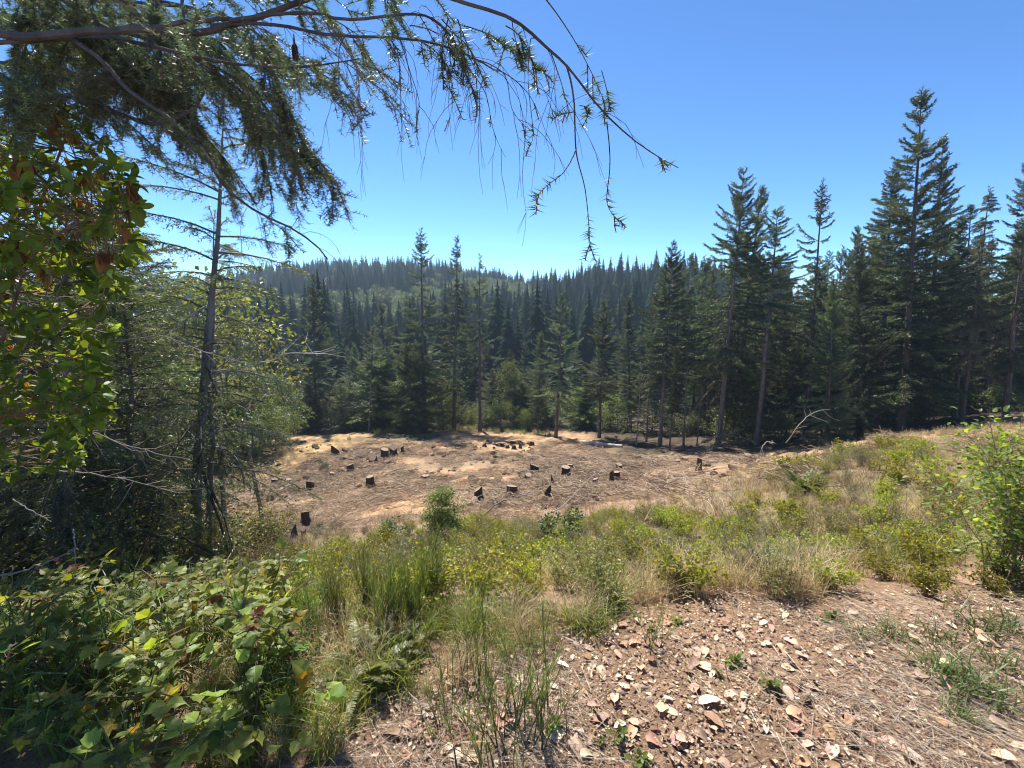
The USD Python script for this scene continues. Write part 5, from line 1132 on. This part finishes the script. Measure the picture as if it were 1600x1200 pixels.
# ------------------------------------------------------------------ broad-leaved shrub at the edge: each near leaf a part
def leaf_parts(parent, leaves, mat, tmpl_of, name='leaf', most=300):
    """leaves: list of (template, direction, up, point, size, colour); the ones that show largest become parts, the rest one part."""
    pts = np.array([q[3] for q in leaves]); sz = np.array([q[4] for q in leaves]); u, v = project(pts); infr = (u > -30) & (u < 1630) & (v > -30) & (v < 1230)
    order = np.argsort(-(sz / np.maximum(np.linalg.norm(pts - [0, 0, EYE], axis=1), .3)) * np.where(infr, 1, .05))
    rest = MB()
    for n, k in enumerate(order):
        tm, d, up, p, s, c = leaves[k]; vv, ff = stamp(tm, np.array([d]), np.array([up]), np.array([p]), s); cc = np.tile(c, (len(vv), 1)); cc[:, :] *= 1
        if n < most:
            part(parent, name, (vv, ff, cc), mat)
        else:
            rest.add(vv, ff, cc)
    if rest.n:
        part(parent, 'foliage', rest.mesh(), mat, kind='stuff')
ELL = leaf_template(w=.24, fold=.05, curl=.12, st=(0, .1, .28, .52, .76, .92, 1), prof=(0, .5, .86, 1, .86, .5, 0)); ELL2 = leaf_template(w=.27, fold=.09, curl=.25, st=(0, .1, .28, .52, .76, .92, 1), prof=(0, .45, .82, 1, .9, .55, 0))
rng = np.random.default_rng(801)
mad = thing('broadleaf_shrub', 'broad-leaved shrub with glossy green and hanging orange leaves at the edge of the view', 'shrub', (0, 0, 0))
MPOLY = Polygon([(-60, 140), (60, 140), (130, 190), (200, 260), (235, 330), (215, 400), (185, 470), (180, 540), (165, 600), (185, 650), (135, 690), (105, 780), (20, 830), (-60, 850)])
stems = [curve([(u_, v_, y_ + .55) for u_, v_, y_ in px], 18) for px in ([(-90, 900, 2.2), (-40, 700, 2.1), (20, 480, 2.1), (70, 300, 2.0), (110, 190, 2.0)], [(-120, 900, 2.0), (-60, 600, 1.9), (30, 420, 1.8), (120, 350, 1.7), (200, 330, 1.65)], [(-100, 900, 2.3), (-30, 640, 2.2), (60, 520, 2.1), (150, 480, 2.0)],
                                    [(-100, 900, 2.1), (-40, 720, 2.0), (50, 640, 1.9), (150, 615, 1.85)], [(-100, 900, 2.4), (-60, 500, 2.3), (-20, 300, 2.2), (40, 170, 2.2)])]
for P in stems:
    v, f = tube(P, np.linspace(.014, .004, 18), 7); part(mad, 'stem', (v, f, np.tile([.20, .105, .07], (len(v), 1))), 'bark', True)
leaves, tw = [], MB()
allp = np.vstack(stems)
while len(leaves) < 2900:
    u, v = rng.uniform(-60, 240), rng.uniform(140, 740)
    if not contains_xy(MPOLY, u, v): continue
    y = rng.uniform(1.95, 3.1); c0 = at(u, v, y); near = allp[np.argmin(np.linalg.norm(allp - c0, axis=1))]
    ax = unit(unit(c0 - near + 1e-4) + rng.normal(size=3) * .3 + [0.15, 0, .1]); m = (near + c0) / 2 + [0, 0, -.02]
    vv, ff = sticks([near, m], [m, c0], [.0035, .0028], [.0028, .0018]); tw.add(vv, ff, np.array([.19, .11, .06]))
    k = rng.integers(5, 9); a0 = rng.uniform(0, 6.28); old = rng.random() < .10
    s1 = unit(np.cross(ax, [0, 0, 1.0])); s2 = np.cross(s1, ax)
    for q in range(k):
        a = a0 + q * 2.4; rad = s1 * math.cos(a) + s2 * math.sin(a)
        if old and rng.random() < .8:
            d = unit(rad * .5 + np.array([0, 0, -1.1]) + rng.normal(size=3) * .2); col = np.array([[.24, .13, .03], [.18, .085, .03], [.33, .22, .04], [.14, .07, .035]][rng.integers(4)]); pp = c0 - ax * rng.uniform(.02, .08)
        else:
            d = unit(rad * .9 + ax * rng.uniform(.1, .7) + rng.normal(size=3) * .15 + [0, 0, -.15]); mixv = rng.random(); col = np.array([.06, .105, .02]) * (1 - mixv) + np.array([.16, .23, .035]) * mixv; pp = c0 - ax * rng.uniform(0, .03)
        leaves.append(((ELL, ELL2, ELL)[rng.integers(3)], d, unit(np.array([0, 0, 1.0]) + rng.normal(size=3) * .45), pp, rng.uniform(.042, .085), col))
part(mad, 'twig_growth', tw.mesh(), 'stick_wood', kind='stuff')
leaf_parts(mad, leaves, 'broad_leaf', None)

# ------------------------------------------------------------------ bramble thicket in the near corner
rng = np.random.default_rng(811)
THPOLY = [(-60, 840), (60, 840), (200, 860), (330, 910), (420, 970), (500, 1060), (450, 1110), (400, 1215), (-60, 1215)]
br = thing('bramble_thicket', 'bramble thicket with broad toothed leaves filling the near shaded corner', 'bramble', (0, 0, 0))
leaves, canes = [], MB()
def toothed(w, n=7):
    v, f = [(0, 0, 0)], []; s = np.linspace(0, 1, n); 
    for q in range(1, n):
        t = s[q]; p = math.sin(math.pi * t ** .75) if q < n - 1 else 0; j = 1 + .10 * (-1) ** q
        v += [(-w * p * j, t - .03 * (q % 2), .10 * p + .01 * (-1) ** q - .18 * t * t), (0, t, -.18 * t * t), (w * p * j, t - .03 * (q % 2), .10 * p - .01 * (-1) ** q - .18 * t * t)] if q < n - 1 else [(0, 1.05, -.2)]
    for q in range(n - 1):
        a = [0, 0, 0] if q == 0 else [3 * q - 2, 3 * q - 1, 3 * q]; b = [3 * n - 5] * 3 if q == n - 2 else [3 * q + 1, 3 * q + 2, 3 * q + 3]
        for i0, i1 in ((0, 1), (1, 2)):
            if a[i0] != a[i1]: f.append((a[i0], a[i1], b[i1]))
            if b[i0] != b[i1]: f.append((a[i0], b[i1], b[i0]))
    return np.array(v, float), np.array(f)
BRAM = toothed(.40)
base = np.vstack([sow(900, (-4, .1), (.75, 4.2), rng, THPOLY), sow(500, (-1.5, .1), (.8, 1.8), rng, THPOLY)])
base = clear_of(base, .14)[:170]
for p in base:
    near = p[1] < 2.4
    for c in range(rng.integers(2, 4)):
        a = rng.uniform(0, 6.28); h = rng.uniform(.2, .55) * (1.0 if p[1] > 1.5 else .8); L = rng.uniform(.15, .5); s = np.linspace(0, 1, 8)
        P = p + np.stack([math.cos(a) * L * s, math.sin(a) * L * s, h * (1.5 * s - .8 * s * s) - .03], -1) + np.cumsum(rng.normal(size=(8, 3)) * .008, 0)
        v, f = sticks(P[:-1], P[1:], .0035, .0028); canes.add(v, f, np.array([.17, .09, .06]) if rng.random() < .5 else np.array([.10, .12, .04]))
        for q in range(rng.integers(5, 9)):
            t = rng.uniform(.3, 1); b = np.array([np.interp(t, s, P[:, w_]) for w_ in range(3)]); d0 = unit(rng.normal(size=3) * [1, 1, .3] + [0, 0, .3]); e = b + d0 * rng.uniform(.03, .08)
            v, f = sticks(b[None], e[None], .0016, .0012); canes.add(v, f, np.array([.13, .12, .05]))
            mv = rng.random(); col = np.array([.10, .16, .035]) * (1 - mv) + np.array([.28, .34, .07]) * mv
            if rng.random() < .05: col = np.array([.30, .22, .03])
            if rng.random() < .03: col = np.array([.16, .07, .03])
            up = unit(np.array([0, 0, 1.0]) + rng.normal(size=3) * .3); sz = rng.uniform(.04, .08); sd = unit(np.cross(d0, up))
            leaves.append((BRAM, d0, up, e, sz, col))
            if rng.random() < .8:
                for sg in (-1, 1): leaves.append((BRAM, unit(sd * sg + d0 * .3), up, e - d0 * .01, sz * .8, col * rng.uniform(.85, 1.15)))
part(br, 'canes', canes.mesh(), 'stick_wood', kind='stuff')
leaf_parts(br, leaves, 'broad_leaf', None)
pos = sow(280, (-4, 0), (.75, 4), rng, THPOLY)
scatter('shaded_grass', 'long dark green grass blades growing through the bramble', 'grass', [[('tuft', blades(821 + k, n=34, H=.55, spread=.3, width=.008, col=(.05, .085, .02), col2=(.12, .16, .04), patch=.06), 'shrub_leaf')] for k in range(2)], pos, rng, rng.uniform(.5, 1.1, len(pos)))
# yellow maple seedlings
for k, (u, v, y, lab) in enumerate([(95, 1165, 1.45, 'yellow maple seedling at the very bottom of the thicket'), (225, 1150, 1.45, 'yellow and brown maple seedling right of the lowest one')]):
    top = at(u, v, y); b = drop(top[0], y); t = thing('maple_seedling', lab, 'seedling', (0, 0, 0)); top = np.array([top[0], y, max(top[2], b[2] + .12)])
    vv, ff = tube([b, (b + top) / 2 + [.01, 0, 0], top], [.004, .003, .002], 5); part(t, 'stem', (vv, ff, np.tile([.2, .1, .06], (len(vv), 1))), 'stick_wood')
    for q in range(6):
        a = q * 1.05 + k; d = unit(np.array([math.cos(a), math.sin(a), .1])); e = top + d * .05 + [0, 0, rng.uniform(-.03, .03)]
        vv, ff = stamp(MAPLE, d[None], unit(np.array([[0.1, -.2, 1.0]]) + rng.normal(size=(1, 3)) * .25), e[None], rng.uniform(.06, .10)); col = [(.50, .36, .03), (.42, .26, .03), (.30, .15, .03), (.36, .36, .05)][(q + k) % 4]
        part(t, 'leaf', (vv, ff, np.tile(col, (len(vv), 1))), 'broad_leaf')
# bare sticks in and before the thicket
for k, (px, r0, col, lab) in enumerate([([(318, 1098, 1.45), (335, 1140, 1.4), (352, 1195, 1.35)], .0045, (.50, .45, .38), 'bleached crooked stick standing at the bottom of the bramble'), ([(115, 828, 2.6), (118, 880, 2.6)], .004, (.26, .22, .18), 'short pale stick poking from the thicket top'),
                                        ([(-10, 905, 2.0), (60, 885, 2.1), (120, 855, 2.2)], .005, (.20, .17, .14), 'grey branch running out of the thicket at the edge'), ([(20, 780, 2.8), (80, 815, 2.8)], .005, (.22, .18, .15), 'pale branch low in the shaded corner'),
                                        ([(220, 1105, 1.6), (290, 1040, 1.7), (355, 1000, 1.8)], .003, (.40, .36, .30), 'straight thin pale stem leaning across the bramble'), ([(535, 950, 2.5), (548, 1010, 2.3), (556, 1060, 2.2)], .0035, (.42, .35, .28), 'pale bent stick in front of the brooms'),
                                        ([(560, 1030, 2.2), (585, 1080, 2.0), (600, 1110, 1.95)], .004, (.45, .38, .31), 'bleached twig at the border between fern and soil'), ([(845, 1000, 2.3), (885, 925, 2.35)], .003, (.12, .08, .06), 'dark straight twig slanting up at the middle of the bank')]):
    t = thing('bare_stick', lab, 'stick'); part(t, 'wood', branchy(830 + k, between(px), r0, r0 * .5, np.array(col), 3, .25), 'stick_wood', True)

# ------------------------------------------------------------------ fallen leaves, cones, seedlings and tufts on the bare soil
rng = np.random.default_rng(851)
def fallen(seed, w, curl, fold):
    rg = np.random.default_rng(seed); v, f = leaf_template(w, fold, curl, .02, (0, .08, .2, .36, .54, .72, .88, 1), (0, .55, .85, 1, .98, .82, .5, 0)); v = v - [0, .5, 0]; v[:, 2] = v[:, 2] * .55 + .12 * curl + .05 + .018 * rg.normal(size=len(v)); v[:, 0] *= 1 + .10 * rg.normal(size=len(v)); return v, f
LT = {'pale': [(.54, .42, .29), (.62, .51, .38), (.46, .33, .22)], 'salmon': [(.52, .32, .22), (.58, .40, .29), (.44, .25, .16)], 'brown': [(.32, .18, .09), (.26, .15, .085), (.22, .13, .08)]}
SAY = {'pale': ('pale cream dried leaf lying on the soil', 'pale dried leaves on the soil'), 'salmon': ('salmon-pink dried leaf lying on the soil', 'salmon-pink dried leaves on the soil'), 'brown': ('dark orange-brown curled leaf lying on the soil', 'brown curled leaves on the soil')}
lforms = {}
for kind, cols in LT.items():
    for k in range(3):
        v, f = fallen(860 + k, [.28, .24, .31][k], [.35, .15, .7][k] * (1.4 if kind == 'brown' else 1), [.12, .22, .3][k]); stalk = sticks([[0, -.5, .10]], [[.05, -.75, .06]], .012, .01)
        lforms[kind, k] = form(f'{kind}_leaf_' + 'abc'[k], [('blade', (v, f, np.tile(cols[k], (len(v), 1))), 'dead_leaf', True), ('stalk', (*stalk, np.tile(np.array(cols[k]) * .7, (6, 1))), 'dead_leaf', False)])
NAMED = [(640, 1145, 'pale', .06), (1108, 1103, 'pale', .085), (935, 1122, 'pale', .08), (960, 1098, 'salmon', .075), (900, 1175, 'pale', .075), (1115, 1130, 'brown', .08), (1035, 1110, 'salmon', .075), (1070, 1160, 'salmon', .075), (868, 1150, 'pale', .085), (785, 1130, 'salmon', .09), (610, 1150, 'brown', .09),
         (600, 1090, 'salmon', .09), (710, 1185, 'pale', .07), (1300, 1178, 'pale', .08), (1395, 1170, 'salmon', .085), (1565, 1140, 'pale', .085), (1560, 1185, 'salmon', .085), (1420, 1190, 'pale', .085), (1245, 1125, 'salmon', .075), (1098, 1045, 'pale', .07), (1100, 1025, 'pale', .06), (1440, 1060, 'pale', .09), (1460, 1065, 'pale', .08), (1530, 1000, 'salmon', .075), (1545, 1010, 'pale', .08)]
extra = sow(4000, (-1.5, 4.2), (.95, 3.0), rng, DIRT)
u_, v_ = project(extra); dens = np.clip(1.15 - np.abs(u_ - 820) / 900, .25, 1); extra = extra[rng.random(len(extra)) < dens]
extra = clear_of(extra[:520], .04)[:270]
kinds_ = rng.choice(['pale', 'salmon', 'brown'], len(extra), p=[.42, .32, .26])
for k, item in enumerate(NAMED + list(zip(extra, kinds_))):
    if len(item) == 4:
        p, kind, s = hit(item[0], item[1]), item[2], item[3]
    else:
        p, kind = item; s = rng.uniform(.026, .062)
    copy_of(lforms[kind, rng.integers(3)], 'fallen_leaf', SAY[kind][0] + ' near ' + nearby(SOILMARK, p), 'leaf', p + [0, 0, .008], rng.uniform(0, 6.28), s, SAY[kind][1] + ' near ' + nearby(SOILMARK, p), tilt=rng.normal(size=2) * 9)
rg = np.random.default_rng(5); a = np.arange(80) * 2.4; zz = np.linspace(-.5, .5, 80); r = .26 * np.sin(np.linspace(.5, 2.8, 80))
b = np.stack([np.cos(a) * r * .5, zz, np.sin(a) * r * .5 + .25], -1); d = unit(np.stack([np.cos(a), np.full(80, .8), np.sin(a)], -1)); vv, ff = stamp((np.array([(-.5, 0, 0), (.5, 0, 0), (.45, .8, .1), (-.45, .8, .1), (0, 1.1, 0)]), np.array([[0, 1, 2], [0, 2, 3], [3, 2, 4]])), d, np.array([0, 1.0, 0.01]), b, .24)
cv, cf = tube([[0, -.5, .25], [0, 0, .25], [0, .5, .25]], [.03, .12, .04], 6)
coneform = form('pine_cone', [('scales', (vv, ff, np.tile([.13, .09, .065], (len(vv), 1))), 'stick_wood', False), ('core', (cv, cf, np.tile([.06, .04, .03], (len(cv), 1))), 'stick_wood', False)])
for u, v in [(1322, 1125), (1328, 1120), (1335, 1147), (1330, 1170), (1250, 1078), (1060, 1175), (1275, 1072), (830, 1170), (1262, 1105), (1215, 1092)]:
    copy_of(coneform, 'fir_cone', 'small dark fir cone lying on the bare soil', 'cone', hit(u, v), u % 6, .032, 'fir cones on the soil')
w, l = shrub(871, H=.09, spread=.08, stems=6, leaves=7, size=.028, tmpl=LEAF, col=(.08, .13, .03), col2=(.17, .22, .06), stem_r=.012)
seedform = form('weed_seedling', [('stems', w, 'stick_wood', False), ('foliage', l, 'broad_leaf', False)])
for u, v, lab in [(940, 1160, 'small green weed seedling beside two pale leaves, lowest in the soil'), (868, 1135, 'small green weed seedling near the thin dark stem'), (1000, 1190, 'tiny green weed at the bottom edge of the soil'), (1140, 1045, 'small green weed on the upper soil'), (1290, 975, 'bright green weed on the upper rim of the soil'),
                  (1065, 975, 'bright green weed at the rim beside the dry grass'), (1130, 1062, 'pair-leaved weed below the one on the upper soil'), (970, 1150, 'tiny weed to the right of the lowest seedling'), (1215, 1075, 'pale weed in the middle of the soil'), (1500, 1120, 'thin weed among pale leaves at the lower corner')]:
    copy_of(seedform, 'weed_seedling', lab, 'weed', hit(u, v), u % 6, .62 + .25 * math.sin(u))
w, l = broom(875, n=16, H=.42); wispform = form('wispy_weed', [('stems', w, 'stick_wood', False), ('foliage', l, 'shrub_leaf', False)])
for u, v, s, lab in [(768, 1192, .85, 'tall wispy green weed rising from the litter at the bottom middle'), (800, 1130, .8, 'wispy green weed behind the tall wispy one'), (838, 1165, .9, 'wispy weed beside the pale thin stem'), (742, 1090, .7, 'wispy weed near the edge of the bank'), (1015, 1010, .5, 'wispy weed in the dry grass fringe'), (690, 1120, .5, 'small wispy weed among the pale dried leaves')]:
    copy_of(wispform, 'wispy_weed', lab, 'weed', hit(u, v), u % 6, s)
tuft = [form('grass_tuft_' + 'ab'[k], [('blades', blades(881 + k, n=70, H=.16, spread=.14, width=.006, col=(.07, .12, .03), col2=(.19, .23, .08), patch=.05), 'shrub_leaf', False)]) for k in range(2)]
for k, (u, v, s, lab) in enumerate([(1465, 1050, 1.0, 'green grass tuft, upper end of the grassy streak in the soil'), (1490, 1070, 1.3, 'green grass tuft in the middle of the grassy streak'), (1520, 1085, 1.3, 'green grass tuft towards the lower end of the grassy streak'), (1550, 1100, 1.1, 'green grass tuft ending the grassy streak'), (1390, 995, 1.0, 'green grass tuft at the rim left of the streak'),
                                    (1530, 985, 1.4, 'bright grass tuft beside the pink leaf pair'), (1580, 990, 1.3, 'bright grass tuft at the edge of the view'), (1470, 1000, 1.0, 'thin grass tuft above the grassy streak'), (1500, 1125, .8, 'small grass tuft below the grassy streak'), (1560, 1040, 1.0, 'grass tuft beside the pale leaves at the edge'), (1345, 1000, .8, 'short grass tuft at the upper rim of the soil'), (760, 1170, .5, 'wispy green tuft among the pale leaves'), (830, 1110, .55, 'green wisp at the foot of the dark stem'), (795, 1060, .6, 'grass tuft where the bank meets the soil')]):
    copy_of(tuft[k % 2], 'grass_tuft', lab, 'grass', hit(u, v), u % 6, s * .72)
for k, (px, lab) in enumerate([([(888, 1200, 1.3), (884, 1120, 1.4), (872, 1060, 1.5)], 'thin dark weed stem at the bottom middle'), ([(1195, 1170, 1.4), (1185, 1090, 1.55), (1172, 1020, 1.7)], 'thin dark weed stem with a crooked tip in the middle of the soil'), ([(1450, 1090, 1.6), (1445, 1040, 1.7), (1430, 1000, 1.8)], 'thin weed stem left of the grassy streak'),
                               ([(1380, 1190, 1.3), (1350, 1120, 1.5), (1330, 1060, 1.6)], 'slanting thin weed stem below the cones'), ([(1330, 1080, 1.65), (1325, 1020, 1.75)], 'forked thin weed stem beside the red leaf curl'), ([(1520, 1130, 1.45), (1508, 1050, 1.6), (1500, 1010, 1.7)], 'thin dark weed stem inside the grassy streak'),
                               ([(770, 1190, 1.35), (762, 1110, 1.5), (765, 1050, 1.6)], 'dark stem of the wispy weed near the bottom'), ([(830, 1195, 1.3), (835, 1120, 1.45), (825, 1060, 1.55)], 'pale stem of the wispy weed near the bottom')]):
    P = between(px); P[0] = drop(P[0][0], P[0][1], -.01); t = thing('dry_weed', lab, 'weed'); part(t, 'stem', branchy(890 + k, P, .0026, .001, np.array([.10, .06, .045]) * (2 if k == 7 else 1), 8, .22), 'stick_wood')
